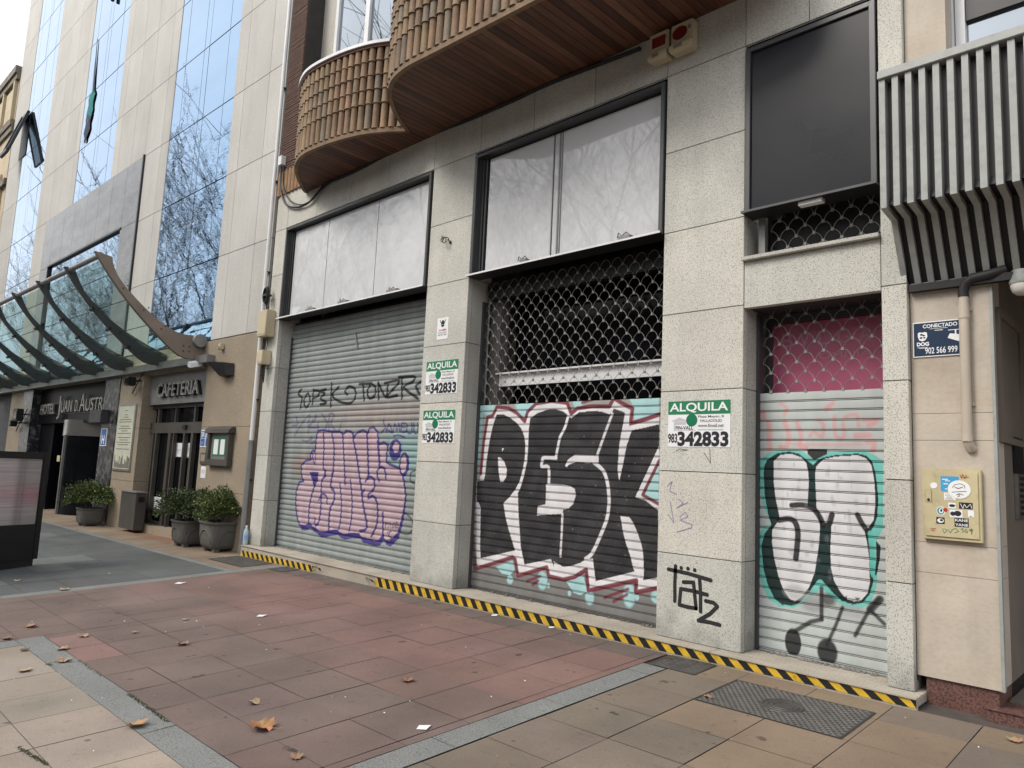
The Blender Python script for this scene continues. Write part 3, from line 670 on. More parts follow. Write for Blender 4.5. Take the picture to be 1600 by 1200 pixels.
for L, wd in (([(690, 260), (690, 585)], .034), ([(690, 585), (580, 610), (420, 705)], .036), ([(910, 462), (840, 645), (745, 850)], .028), ([(1290, 372), (1180, 500), (1040, 755)], .03), ([(1195, 485), (1345, 632)], .03), ([(1300, 375), (1200, 480)], .06)):
    cv.stroke(cv.P(L, c3), wd, (.03, .03, .032), .92, .014)
cv.blob(c3(393, 825), .070, .115, (.02, .02, .022), .97, .12); cv.blob(c3(750, 925), .082, .105, (.025, .025, .027), .97, .2)
cv.fill(cv.P([(940, 340), (955, 340), (955, 400), (930, 395)], c3), BLK, .8); cv.fill(cv.P([(1035, 352), (1100, 360), (1060, 395)], c3), BLK, .8)
for _ in range(46):
    q = (random.uniform(1215, 1360), random.uniform(720, 900)); cv.blob(q, random.uniform(.004, .02), random.uniform(.01, .05), (.25, .25, .26), .28, .8)
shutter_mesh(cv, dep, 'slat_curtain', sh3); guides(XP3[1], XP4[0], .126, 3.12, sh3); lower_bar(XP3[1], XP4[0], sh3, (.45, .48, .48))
grille(XP3[1] + .05, XP4[0] - .05, 2.39, 3.13, YS, 'scallop_grille', sh3, 1)
g3 = grille(XP3[1] + .16, XP4[0], 3.60, 3.99, .20, 'window_grille', shop, 1)
wf = MB(); wf.box(-2.93, -2.87, .15, .21, 3.593, 4.0); wf.box(-2.87, -1.85, .3, .32, 3.593, 4.0, 1); wf.build('window_frame', ['grey_metal', 'black'], shop)
po = thing('poster', 'magenta perfume poster with pale lettering behind the right grille', 'poster', (-2.4, .5, 2.2))
b_ = MB(); b_.box(-2.945, -1.60, .50, .51, 2.2, 3.05); b_.build('poster_sheet', 'pink_poster', po)
t_ = MB()
for ch, a in (('B', -2.86), ('V', -2.70), ('L', -2.53), ('G', -2.36), ('A', -2.18), ('R', -2.00), ('I', -1.84)):
    t_.text(ch, a, a + (.10 if ch != 'I' else .02), 2.83, 2.955, .498)
t_.text('OMNIA', -2.52, -2.08, 2.70, 2.755, .498)
t_.build('lettering', 'pink_letters', po)
pf = MB(); pf.box(-2.99, -2.945, .44, .52, .2, 3.13); pf.box(-2.945, -1.6, .44, .52, 3.055, 3.13); pf.build('door_frame', 'alu_frame', shop)

# tag on the pillar and faint scribbles
def d4(x, y): return (800 + x / 3.4275, 850 + y / 3.4275)
def e4(x, y): return (1000 + x / 4, 560 + y / 4)
def ribbon(mb, pts, wd, y=-.0012, mi=0):
    P = [FP(*q, y) for q in pts]; P = np.array([(p[0], p[2]) for p in P])
    for k in range(len(P) - 1):
        a, b = P[k], P[k + 1]; d = (b - a) / (np.linalg.norm(b - a) + 1e-9); n = np.array([-d[1], d[0]]) * wd / 2
        o = y - .0002 * (k % 3)
        mb.quad([(a[0] - n[0], o, a[1] - n[1]), (b[0] - n[0], o, b[1] - n[1]), (b[0] + n[0], o, b[1] + n[1]), (a[0] + n[0], o, a[1] + n[1])], mi)
    for k in range(len(P)):
        mb.disc(P[k][0], P[k][1], wd / 2, wd / 2, y - .0008 - .0001 * (k % 3), mi, 10)
tg = MB()
for L in ([(838, 135), (950, 160), (1065, 195)], [(876, 118), (872, 210), (872, 305)], [(918, 204), (972, 206), (978, 270), (986, 345)], [(986, 345), (940, 338), (896, 325), (904, 240), (970, 252), (1045, 272)], [(1004, 180), (1010, 270), (1010, 362)], [(1038, 305), (1080, 315), (1100, 335), (1060, 375), (998, 410), (1060, 420), (1112, 434)]):
    ribbon(tg, [d4(*q) for q in L], .036)
for q in ((906, 128), (942, 132), (978, 140)): ribbon(tg, [d4(*q), d4(q[0] + 1, q[1])], .036, -.0022)
tg.build('spray_tag', 'spray_black', shop)
tg = MB()
for L in ([(170, 800), (200, 770), (185, 830), (230, 850)], [(190, 900), (212, 1030), (175, 975)], [(240, 880), (270, 905), (230, 935), (300, 900)], [(250, 990), (285, 960), (300, 990), (250, 1010), (325, 1040), (320, 1060), (230, 1085)]): ribbon(tg, [e4(*q) for q in L], .008, -.0014)
tg.build('pen_scribble', 'purple_ink', shop)
tg = MB()
for L in ([(225, 580), (250, 565), (290, 572)], [(255, 580), (300, 572)], [(400, 590), (440, 655), (436, 565)]): ribbon(tg, [e4(*q) for q in L], .005, -.0014)
tg.build('pen_scribble', 'ink', shop)

# ------------------------------------------------------------------ balconies
ZS = 6.15
def lobes(P, n=10): return smooth(np.array(P), n)
L1 = [(-10.98, .0), (-10.90, -.10), (-10.61, -.345), (-10.24, -.616), (-9.87, -.78), (-9.5, -.84), (-8.92, -.79), (-8.41, -.67), (-8.06, -.51), (-7.77, -.31)]
L2 = [(-7.77, -.31), (-7.55, -.65), (-7.3, -.94), (-7.06, -1.14), (-6.81, -1.26), (-6.49, -1.315), (-6.07, -1.30), (-5.57, -1.277), (-4.88, -1.25), (-4.2, -1.22), (-3.4, -1.18), (-2.9, -1.08), (-2.58, -.82), (-2.48, -.45), (-2.46, 0)]
def resample(P, step):
    P = np.asarray(P); s = np.r_[0, np.cumsum(np.hypot(*np.diff(P, axis=0).T))]; n = int(s[-1] / step)
    t = np.linspace(0, s[-1], n + 1); return np.c_[np.interp(t, s, P[:, 0]), np.interp(t, s, P[:, 1])]
def balcony(P, top, rail, label):
    cv_ = lobes(P)
    sf = MB()
    poly = [(x, y, ZS) for x, y in cv_]
    x0, x1 = cv_[:, 0].min(), cv_[:, 0].max()
    x = x0                                       # tongue-and-groove boards across the soffit
    cl = list(cv_)
    def cross(xq):
        ys = [cl[k][1] + (xq - cl[k][0]) / (cl[k + 1][0] - cl[k][0]) * (cl[k + 1][1] - cl[k][1]) for k in range(len(cl) - 1) if (cl[k][0] - xq) * (cl[k + 1][0] - xq) <= 0 and cl[k][0] != cl[k + 1][0]]
        return min(ys) if ys else 0
    while x < x1:
        a, b = x + .004, min(x + .1, x1) - .003
        if b - a > .02:
            ya, ym, yb = cross(a), cross((a + b) / 2), cross(b)
            g = random.uniform(.6, 1.45); c = (.098 * g, .040 * g * random.uniform(.9, 1.15), .021 * g)
            if random.random() < .1: c = (.13 * g, .062 * g, .035 * g)
            sf.prism([(a, ya, ZS), (a, .01, ZS), (b, .01, ZS), (b, yb, ZS), ((a + b) / 2, ym, ZS)], (0, 0, .02), 0, c)
        x += .1
    root = sf.build('balcony', 'soffit_wood', shop); root['label'] = label
    slab = MB(); slab.prism([(x, y * .97, ZS + .025) for x, y in cv_], (0, 0, .12)); slab.build('floor_slab', 'joint_shade', root)
    ex = MB(); n = len(cv_)
    T = np.gradient(cv_, axis=0); N_ = np.c_[T[:, 1], -T[:, 0]] / (np.hypot(*T.T)[:, None] + 1e-9)
    if N_[n // 2][1] > 0: N_ = -N_
    o = cv_ + N_ * .035; i = cv_ - N_ * .02
    for k in range(n - 1):
        V = [(*i[k], ZS - .015), (*o[k], ZS - .015), (*o[k], ZS + .05), (*i[k], ZS + .05), (*i[k + 1], ZS - .015), (*o[k + 1], ZS - .015), (*o[k + 1], ZS + .05), (*i[k + 1], ZS + .05)]
        ex.add(V, [(0, 4, 5, 1), (1, 5, 6, 2), (2, 6, 7, 3), (3, 7, 4, 0)], 0, jit((.205, .132, .074), .05))
    ex.build('edge_trim', 'terracotta', root)
    tl = MB(); bk_ = cv_ - N_ * .02
    for k in range(n - 1): tl.add([(*bk_[k], ZS + .04), (*bk_[k + 1], ZS + .04), (*bk_[k + 1], top), (*bk_[k], top)], [(0, 1, 2, 3)], 1)
    R = resample(cv_, .122); T = np.gradient(R, axis=0); T /= np.hypot(*T.T)[:, None] + 1e-9; N2 = np.c_[T[:, 1], -T[:, 0]]
    if N2[len(R) // 2][1] > 0: N2 = -N2
    zs = [ZS + .05, ZS + .42] + [ZS + .42 + .212 * k for k in range(1, 40)]
    zs = [z for z in zs if z < top - .05] + [top]
    for q, (p, t, nn) in enumerate(zip(R, T, N2)):
        base = jit((.20, .126, .070), .12, .04)
        for za, zb in zip(zs[:-1], zs[1:]):
            c = jit(base, .12, .04)
            if random.random() < .14: c = jit((.17, .13, .09), .1)
            V = []; m = 7
            tw = random.uniform(-.003, .003)
            for (z, rr) in ((za, .068), (za + .02, .057), (zb + .004, .050)):
                for k in range(m):
                    aq = math.pi * k / (m - 1); u = -math.cos(aq) * rr * .94; d = math.sin(aq) * rr * .8
                    V.append((p[0] + t[0] * u + nn[0] * (d + tw), p[1] + t[1] * u + nn[1] * (d + tw), z + .004))
            F = [(r * m + k, r * m + k + 1, (r + 1) * m + k + 1, (r + 1) * m + k) for r in range(2) for k in range(m - 1)]
            F.append(tuple(range(m))[::-1])
            tl.add(V, F, 0, c, True)
    tl.build('tile_facing', ['terracotta', 'ridge_tile'], root, ang=50)
    if rail:
        rl = MB(); o = cv_ + N_ * .075; i = cv_ - N_ * .1; o2 = cv_ + N_ * .05
        for k in range(n - 1):
            for (aa, zz0, zz1, mi) in ((o2, top - .005, top + .04, 1), (o, top + .04, top + .085, 0)):
                V = [(*i[k], zz0), (*aa[k], zz0), (*aa[k], zz1), (*i[k], zz1), (*i[k + 1], zz0), (*aa[k + 1], zz0), (*aa[k + 1], zz1), (*i[k + 1], zz1)]
                rl.add(V, [(0, 4, 5, 1), (1, 5, 6, 2), (2, 6, 7, 3), (3, 7, 4, 0)], mi)
        rl.build('coping', ['white_frame', 'brown_brick'], root)
    return root
balcony(L1, 7.41, True, 'smaller left balcony lobe with upright clay tiles and pale coping')
balcony(L2, 9.3, False, 'larger right balcony sweeping out of the top of the photo')
rt = MB()                                        # dark stepped tile ends where the two lobes meet
for k in range(11):
    z = 7.15 + k * .17; rt.prism([(-7.98 + .02 * (k % 2), -.36, z), (-7.80, -.36 - .02 * (k % 2), z), (-7.78, -.20, z), (-7.98, -.2, z)], (0, 0, .15))
    if k > 6: rt.box(-8.06, -7.82, -.42, -.2, z + .1, z + .16)
rt.build('ridge_tile', 'ridge_tile', shop)
bp_ = MB()
z = 6.76
while z < 10.5:
    bp_.box(-12.02, -11.5, -.012 + random.uniform(-.004, .004), .02, z, z + .030); z += .047
bp_.box(-12.02, -11.505, .0, .4, 6.76, 10.5, 1)
bp_.box(-11.505, -11.0, .34, .42, 6.7, 10.5, 2)
bp_.build('brick_panel', ['brown_brick', 'joint_shade', 'granite_soffit'], shop)
vt = MB()
for k in range(9):
    x = -11.97 + k * .122
    V = []
    for z in (6.30, 6.74):
        for q in range(7):
            aq = math.pi * q / 6; V.append((x - math.cos(aq) * .057, .005 - math.sin(aq) * .045, z))
    vt.add(V, [(q, q + 1, q + 8, q + 7) for q in range(6)] + [tuple(range(7))[::-1]], 0, jit((.27, .16, .08), .1), True)
vt.box(-12.03, -10.95, .012, .3, 6.3, 6.75, 1)
vt.build('tile_band', ['terracotta', 'ridge_tile'], shop)
uw = MB()
for (a, b) in ((-11.02, -10.93), (-10.05, -9.93), (-8.35, -8.25)): uw.box(a, b, .30, .38, 7.3, 10.4)
uw.box(-10.93, -8.35, .29, .39, 7.3, 7.42)
uwo = uw.build('balcony_window', 'white_frame', shop)
ug = MB(); ug.box(-10.93, -10.05, .345, .35, 7.42, 10.4); ug.box(-9.93, -8.35, .345, .35, 7.42, 10.4); ug.build('pane', 'window_glass', uwo)

# ------------------------------------------------------------------ hotel
hotel = thing('hotel_building', 'tall hotel with pale stone panels and strips of blue mirror glass', 'building', HT([(-10, 0, 0)])[0])
ZH = [3.87 + 1.7045 * k for k in range(11)]
STR = [(-5.38, -2.13), (-12.53, -9.28), (-19.68, -16.45)]      # the three glass strips (along the front)
PAN = (-15.12, -6.88)                                          # grey granite field over the entrance
hs = MB(HT)
def hstone(x0, x1, z0, z1):
    g = random.uniform(.94, 1.05); hs.box(x0 + .005, x1 - .005, 0, .05, z0 + .007, z1 - .007, 0, (.49 * g, .478 * g, .448 * g))
ex_ = [0, -.66, -1.68, -2.13], [-5.38, -5.84, -6.86, -7.82, -8.82, -9.28], [-12.53, -12.97, -13.95, -14.95, -15.98, -16.45], [-19.68, -20.05, -21.72]
for zi, (a, b) in enumerate(zip(ZH[:-1], ZH[1:])):
    for seg in ex_:
        for q, r in zip(seg[1:], seg[:-1]):
            if zi < 3 and q < PAN[1] - .02 and r > PAN[0] + .02:
                q2 = max(q, PAN[1]) if q < PAN[1] < r else q
                if r > PAN[1] and q < PAN[1]: hstone(PAN[1], r, a, b)
                elif r > PAN[0] and q < PAN[0]: hstone(q, PAN[0], a, b)
                continue
            hstone(q, r, a, b)
hs.box(-21.71, -.005, .05, .3, 3.6, ZH[-1], 1)
hs.build('stone_cladding', ['hotel_stone', 'joint_shade'], hotel)
hb = MB(HT)
hb.box(-21.71, -.01, .31, 12, 3.5, ZH[-1] - .1); hb.box(-21.71, -.01, 2.2, 12, -1, 3.49); hb.box(-21.71, -16.8, .62, 2.19, -1, 3.49); hb.box(-5.34, -2.16, .9, 2.19, -1, 3.49); hb.box(-2.16, -.01, .61, 2.19, -1, 3.49); hb.build('building_core', 'joint_shade', hotel)
for (x0, x1) in STR:
    m_ = [x0, x0 + .50, x0 + 1.51, x0 + 1.77, x0 + 2.75, x1]
    for zi, (a, b) in enumerate(zip(ZH[:-1], ZH[1:])):
        if x0 < -9 and x1 > -13 and zi < 3: continue
        g_ = MB(HT)
        for q, r in zip(m_[:-1], m_[1:]):
            t = random.uniform(-.004, .004); y = .006
            g_.box(q + .009, r - .009, y + t * .5 + .002, .04, a + .012, b - .012)
        g_.build('window', 'hotel_glass', hotel)
pg = MB(HT)
pw = (-14.2, -7.97, 4.0, 7.29)
us = np.linspace(PAN[0], PAN[1], 9)
for q, r in zip(us[:-1], us[1:]):
    pg.box(q + .005, r - .005, -.03, .05, pw[3] + .02, ZH[3] - .01)
pg.box(PAN[0], pw[0], -.03, .05, 3.6, pw[3] + .01); pg.box(pw[1], PAN[1], -.03, .05, 3.6, pw[3] + .01)
pg.build('granite_field', 'panel_granite', hotel)
g_ = MB(HT); xs_ = np.linspace(pw[0], pw[1], 7)
for q, r in zip(xs_[:-1], xs_[1:]): g_.box(q + .01, r - .01, .02, .04, 3.6, pw[3])
wo = g_.build('window', 'hotel_glass', hotel)
ft = MB(HT); ft.box(pw[0] - .05, pw[1] + .05, -.05, .05, pw[3], pw[3] + .05); ft.box(PAN[1], PAN[1] + .06, -.045, .02, 3.7, ZH[3] + .03); ft.box(pw[0] - .06, pw[0], -.045, .03, 3.7, pw[3]); ft.build('window_trim', 'dark_metal', hotel)
gf = MB(HT)                                     # ground floor piers
for (x0, x1) in ((-2.15, -.02), (-6.76, -5.35), (-16.75, -15.2)):
    for (a, b) in ((-.6, .95), (.95, 2.15), (2.15, 3.86)): gf.box(x0, x1, 0, .6, a + .004, b - .003)
gf.box(-5.35, -2.15, 0, .3, 3.35, 3.86); gf.box(-21.7, -6.7, .05, .3, 3.42, 3.86)
gf.box(-5.35, -2.15, .02, .6, -.4, .06)
gf.build('ground_floor_pier', 'hotel_base_stone', hotel)
dg_ = MB(HT)
dg_.box(-7.76, -6.765, -.02, .5, -.5, 3.42); dg_.box(-15.2, -14.2, -.01, .5, -.5, 3.42)
dg_.box(-14.2, -7.76, 1.7, 1.8, -.5, 3.42, 1); dg_.box(-14.3, -14.2, .5, 1.7, -.5, 3.42, 1); dg_.box(-7.76, -7.7, .5, 1.7, -.5, 3.42, 1); dg_.box(-14.2, -7.76, .25, 1.7, 3.38, 3.42, 1)
dg_.box(-14.2, -12.8, .3, 1.7, -.4, 2.35, 1)
dg_.box(-14.2, -7.76, .22, .28, 2.35, 3.38, 1)
dg_.build('entrance_surround', ['dark_granite', 'navy_stone'], hotel)
lg_ = MB(HT); lg_.box(-21.6, -16.75, .1, .15, -.4, 3.4); lg_.build('dark_window', 'fabric_dark', hotel)
rv = MB(HT)                                     # curved drum of the revolving door
cx_, cy_, R_ = -10.75, 1.95, 1.9
def arc(R, z0, z1, a0, a1, n=18):
    A_ = np.linspace(a0, a1, n)
    V = [(cx_ + R * math.cos(q), cy_ + R * math.sin(q), z) for z in (z0, z1) for q in A_]
    return V, [(k, k + 1, n + k + 1, n + k) for k in range(n - 1)]
rv.add(*arc(R_, 1.98, 2.42, math.pi, 2 * math.pi), 0, (1, 1, 1), True)
door = rv.build('revolving_door', 'brushed_steel', hotel)
rv = MB(HT); rv.add(*arc(R_ - .02, -.2, 1.98, math.pi, 2 * math.pi), 0, (1, 1, 1), True); rv.build('door_glass', 'dark_glass', door)
for q in (math.pi * 1.02, math.pi * 1.5, math.pi * 1.98):
    x, y = cx_ + R_ * math.cos(q), cy_ + R_ * math.sin(q); rv = MB(HT); rv.box(x - .03, x + .03, y - .03, y + .03, -.3, 2.0)
    rv.build('door_post', 'grey_metal', door)
rv = MB(HT); rv.box(-11.45, -11.2, .10, .11, 1.25, 1.42); rv.build('door_sticker', 'cabinet_paint', door)
cf = MB(HT)                                     # cafeteria door set back in its opening
cf.box(-5.35, -2.15, .24, .30, 2.05, 2.28); cf.box(-5.35, -2.15, .26, .30, 2.60, 2.68)
def cu(px, v=.25): return HP(px, 690, v)[0]
for px, wd in ((239, .06), (243.5, .07), (264.5, .12), (271, .04), (287.5, .07), (300, .10), (316.5, .08)): cf.box(cu(px) - wd / 2, cu(px) + wd / 2, .235, .32, .06, 2.06)
for px, wd in ((243.5, .07), (270, .04), (300, .06)): cf.box(cu(px) - wd / 2, cu(px) + wd / 2, .25, .32, 2.28, 2.62)
cf.box(cu(239), cu(264.5), .24, .30, .06, .14); cf.box(cu(239), cu(264.5), .24, .30, .34, .40)
cd = cf.build('cafe_door', 'bronze_frame', hotel)
cf = MB(HT); cf.box(-5.30, -2.2, .33, .34, .06, 2.6); cf.build('door_glass', 'dark_glass', cd)
for (xa, ya, xb, yb, mi) in ((272.5, 692, 284, 714, 'white_print'), (289.5, 692, 297.5, 715, 'white_print'), (266, 692, 270, 715, 'grey_print'), (235, 775, 250, 798, 'white_print')):
    (x0, z1), (x1, z0) = HP(xa, ya, .322), HP(xb, yb, .322); cf = MB(HT); cf.box(x0, x1, .321, .325, z0, z1, 0)
    for k in range(6):
        zk = z1 - .06 - k * (z1 - z0) / 7; cf.box(x0 + .05, x0 + .05 + (x1 - x0 - .1) * random.uniform(.4, 1), .318, .3205, zk - .012, zk, 1)
    cf.build('paper_notice', [mi, 'grey_metal'], cd)
(x0, z1), (x1, z0) = HP(245.5, 664, .322), HP(250.5, 677, .322)
cf = MB(HT); cf.box(x0, x1, .321, .326, z0, z1); cf.build('teal_sticker', 'teal_print', cd)
cf = MB(HT); cf.box(-3.55, -3.38, .20, .26, 2.13, 2.22); cf.build('door_sensor', 'black', cd)

def hthing(name, label, cat, u, v, z, group=None): return thing(name, label, cat, HT([(u, v, z)])[0], group)
cs = hthing('shop_sign', 'grey cafeteria fascia sign with raised steel letters', 'sign', -3.8, .14, 2.68)
q = MB(HT); q.box(-5.35, -2.15, .15, .25, 2.68, 3.36); q.build('fascia_board', 'grey_metal', cs)
q = MB(HT); q.text('CAFETERIA', -4.72, -2.62, 2.83, 3.13, .06, 0, .012, .03); q.build('lettering', 'letter_steel', cs)
q = MB(HT); q.text('CAFETERIA', -4.70, -2.60, 2.82, 3.12, .10, 0, .02, .045); q.build('letter_backing', 'black', cs)
hsn = hthing('hotel_sign', 'raised letters HOTEL JUAN D AUSTRIA over the dark entrance', 'sign', -10.6, .1, 2.5)
q = MB(HT); q.text('HOTEL', -13.75, -12.35, 2.62, 2.92, .12, 0, .0, .05); q.text('J', -12.05, -11.8, 2.45, 3.12, .12, 0, 0, .05); q.text('UAN', -11.72, -10.75, 2.64, 2.98, .12, 0, 0, .05); q.text('D.', -10.5, -10.2, 2.64, 2.96, .12, 0, 0, .05); q.text('A', -10.1, -9.65, 2.64, 3.12, .12, 0, 0, .05); q.text('USTRIA', -9.6, -7.75, 2.64, 2.98, .12, 0, 0, .05)
q.build('lettering', 'letter_steel', hsn)
q = MB(HT); q.box(-13.9, -7.72, .19, .21, 2.60, 2.63); q.box(-13.9, -7.72, .19, .21, 2.93, 2.95); q.build('mounting_rail', 'dark_metal', hsn)

cano = hthing('glass_canopy', 'curved green glass canopy on steel ribs over the hotel entrance', 'canopy', -10, 0, 3.37)
RIB = [-2.45, -4.25, -6.2, -8.2, -10.2, -12.2, -14.2, -16.2, -18.2]
bot_ = [(0, 3.50), (-.45, 3.52), (-1.0, 3.94), (-1.45, 4.36), (-1.8, 4.75), (-2.02, 5.04), (-2.13, 5.20)]
top_ = [(-1.84, 5.16), (-1.79, 4.98), (-1.60, 4.70), (-1.1, 4.27), (-.55, 3.97), (0, 3.98)]
for i, u in enumerate(RIB):
    q = MB(HT)
    if i == 0:
        pts = [(u - .06, v, z) for v, z in [tuple(p) for p in smooth(bot_, 4)] + [tuple(p) for p in smooth(top_, 4)]]
        q.prism(pts, (.10, 0, 0))
        ob = q.build('end_beam', 'canopy_beam', cano)
        q = MB(HT)
        for (v, z) in ((-.28, 3.72), (-.28, 3.62), (-.4, 3.72), (-.4, 3.62), (-.85, 3.98), (-.78, 4.05), (-1.2, 4.28), (-1.12, 4.34), (-1.6, 4.62), (-1.53, 4.68)): q.box(u + .041, u + .05, v - .012, v + .012, z - .012, z + .012)
        q.build('bolt', 'dark_metal', ob)
        q = MB(HT); q.tube([(u + .04, -.12, 3.86), (u + .16, -.12, 3.86)], .13, 18); q.build('pivot_cap', 'grey_metal', ob)
    else:
        a = smooth(bot_, 4); b = smooth([(-1.95, 5.20)] + [(v - .06, z) for v, z in top_[1:-1]] + [(0, 3.72)], 4)
        q.prism([(u - .055, v, z) for v, z in list(a) + list(b)], (.11, 0, 0)); rb = q.build('rib', 'canopy_steel', cano)
        q = MB(HT)
        for (v, z) in ((-1.55, 4.45), (-1.2, 4.1), (-.8, 3.78)): q.tube([(u - .09, v, z), (u + .09, v, z)], .035, 8)
        q.build('glass_clamp', 'black', rb)
q = MB(HT); q.tube([(RIB[0], -2.02, 5.16), (RIB[-1], -2.02, 5.16)], .05, 10); q.build('front_tube', 'grey_metal', cano)
gp = [tuple(p) for p in smooth([(-.05, 3.62), (-.5, 3.70), (-1.0, 4.06), (-1.45, 4.46), (-1.8, 4.86), (-1.97, 5.10)], 3)]
for i, (a, b) in enumerate(zip(RIB[:-1], RIB[1:])):
    q = MB(HT)
    V = [(u, v, z) for u in (a - .06, b + .06) for v, z in gp]; n = len(gp)
    q.add(V, [(k, k + 1, n + k + 1, n + k) for k in range(n - 1)], 0, (1, 1, 1), True); pn_ = q.build('glass_pane', 'canopy_glass', cano)
    q = MB(HT)
    for k in (3, 6, 9, 12): q.tube([(a - .06, gp[k][0], gp[k][1]), (b + .06, gp[k][0], gp[k][1])], .008, 5)
    q.build('glass_joint', 'canopy_steel', pn_)
q = MB(HT); q.box(-21.0, -1.85, -.16, -.002, 3.40, 3.55); q.build('fascia_beam', 'grey_metal', cano)

# things fixed to the hotel
pl = hthing('memorial_plaque', 'tall pale plaque of printed text between the two hotel entrances', 'plaque', -6.14, -.02, 1.17)
q = MB(HT); q.box(-6.70, -5.58, -.025, -.001, 1.16, 2.71); q.build('frame', 'brushed_steel', pl)
q = MB(HT); q.box(-6.64, -5.64, -.028, -.024, 1.21, 2.66); q.build('plaque_sheet', 'plaque_cream', pl)
q = MB(HT); z = 2.55; k = 0
while z > 1.62:
    w_ = random.uniform(.15, .42) if k > 1 else .1; q.box(-6.14 - w_, -6.14 + w_, -.030, -.0285, z, z + .018); z -= .055 if k % 4 else .10; k += 1
for k in range(16):
    x = -6.6 + k * .06; q.box(x, x + .05, -.030, -.0285, 1.23, 1.23 + random.uniform(.08, .30))
q.build('lettering', 'weathered_stone', pl)
mc = hthing('menu_case', 'bronze framed wall case showing two white menu pages', 'menu case', -1.2, -.1, 1.4)
q = MB(HT)
q.box(-1.66, -.76, -.10, -.002, 1.42, 1.54); q.box(-1.66, -1.55, -.10, -.002, 1.54, 2.02); q.box(-.87, -.76, -.10, -.002, 1.54, 2.02); q.prism([(-1.70, -.002, 2.02), (-1.70, -.14, 2.02), (-1.70, -.13, 2.09), (-1.70, -.06, 2.14), (-1.70, -.002, 2.14)], (.98, 0, 0))
q.build('frame', 'bronze_frame', mc, bevel=.006)
q = MB(HT); q.box(-1.55, -.87, -.05, -.01, 1.54, 2.02, 0); q.box(-1.47, -.95, -.054, -.05, 1.60, 1.94, 1); q.build('backboard', ['grey_metal', 'green_print'], mc)
q = MB(HT); q.box(-1.43, -1.25, -.06, -.055, 1.63, 1.91); q.box(-1.16, -.99, -.06, -.055, 1.63, 1.91); q.build('menu_page', 'white_print', mc)
for (x0, x1, t1, t2, lab) in ((-2.12, -1.92, 'SR', '11', 'blue plate with letters SR beside the cafeteria door'), (-1.90, -1.70, 'BC', '2', 'blue plate with letters BC between the SR plate and menu case')):
    sg = hthing('category_plate', lab, 'sign', (x0 + x1) / 2, -.01, 1.75, 'blue category plates by the cafeteria door')
    q = MB(HT); q.box(x0, x1, -.012, -.001, 1.76, 2.09); q.build('plate', 'white_print', sg)
    q = MB(HT); q.box(x0 + .015, x1 - .015, -.014, -.0125, 1.93, 2.07); q.box(x0 + .015, x1 - .015, -.014, -.0125, 1.78, 1.92); q.build('blue_field', 'blue_print', sg)
    q = MB(HT); q.text(t1, x0 + .03, x1 - .03, 1.95, 2.05, -.0155, 0, .02); q.text(t2, x0 + .07, x1 - .07, 1.81, 1.87, -.0155, 0, .01); q.build('lettering', 'white_print', sg)
sg = hthing('hotel_plate', 'blue hotel plate with a white letter H on the dark pier', 'sign', -7.45, -.03, 1.72)
q = MB(HT); q.box(-7.66, -7.25, -.04, -.021, 1.72, 2.15); q.build('plate', 'white_print', sg)
q = MB(HT); q.box(-7.63, -7.28, -.043, -.041, 1.74, 2.13); q.build('blue_field', 'blue_print', sg)
q = MB(HT); q.text('H', -7.55, -7.36, 1.77, 1.98, -.045, 0, .03); q.build('lettering', 'white_print', sg)
bx = hthing('speaker_box', 'small dark box mounted above the hotel plate', 'box', -7.6, -.2, 2.30)
q = MB(HT); q.box(-8.15, -7.30, -.2, -.025, 2.28, 2.60); q.build('case', 'fabric_dark', bx, bevel=.01)
q = MB(HT); q.box(-7.8, -7.6, -.025, -.02, 2.38, 2.5); q.build('bracket', 'dark_metal', bx)
wl = hthing('wall_lamp', 'black wedge shaped wall lamp on brownish stone near the drainpipe', 'lamp', -1.35, -.1, 3.08)
q = MB(HT)
A_ = [(-1.80, -.01, 3.39), (-1.0, -.01, 3.33), (-.98, -.01, 3.10), (-1.26, -.01, 3.07)]; B_ = [(-1.62, -.26, 3.37), (-1.06, -.20, 3.33), (-1.04, -.16, 3.12), (-1.28, -.16, 3.10)]
q.add(A_ + B_, [(0, 1, 2, 3), (4, 7, 6, 5), (0, 4, 5, 1), (1, 5, 6, 2), (2, 6, 7, 3), (3, 7, 4, 0)]); q.build('lamp_body', 'black', wl)
q = MB(HT); q.add([(-1.7, -.06, 3.400), (-1.08, -.03, 3.350), (-1.1, -.16, 3.350), (-1.58, -.22, 3.388)], [(0, 1, 2, 3)]); q.build('lamp_glass', 'dark_glass', wl)
sn = hthing('wall_sensor', 'tiny beige sensor box above the black wedge lamp', 'sensor', *(HP(349, 542)[0], 0, HP(349, 542)[1] - .06))
u_, z_ = HP(349, 542); q = MB(HT); q.box(u_ - .05, u_ + .05, -.08, -.001, z_ - .06, z_ + .06); q.build('case', 'beige_plastic', sn, bevel=.01); q = MB(HT); q.box(u_ - .03, u_ + .03, -.085, -.081, z_ - .05, z_ - .0); q.build('lens', 'canopy_beam', sn)
u_, z_ = HP(319, 577); cc = hthing('security_camera', 'small white security camera under the end of the glass canopy', 'camera', u_, -.1, z_)
q = MB(HT); q.prism([(u_ - .09, -.30, z_ + .02), (u_ + .04, -.30, z_ - .02), (u_ + .06, -.06, z_ + .05), (u_ - .07, -.06, z_ + .09)], (0, .0, .10)); q.build('case', 'white_print', cc, bevel=.008)
q = MB(HT); q.tube([(u_, -.07, z_ + .06), (u_ + .05, -.003, z_ + .04)], .025, 8); q.build('bracket', 'grey_metal', cc)
cr_ = hthing('card_reader', 'grey framed access reader under the blue plates', 'reader', -1.9, -.03, 1.42)
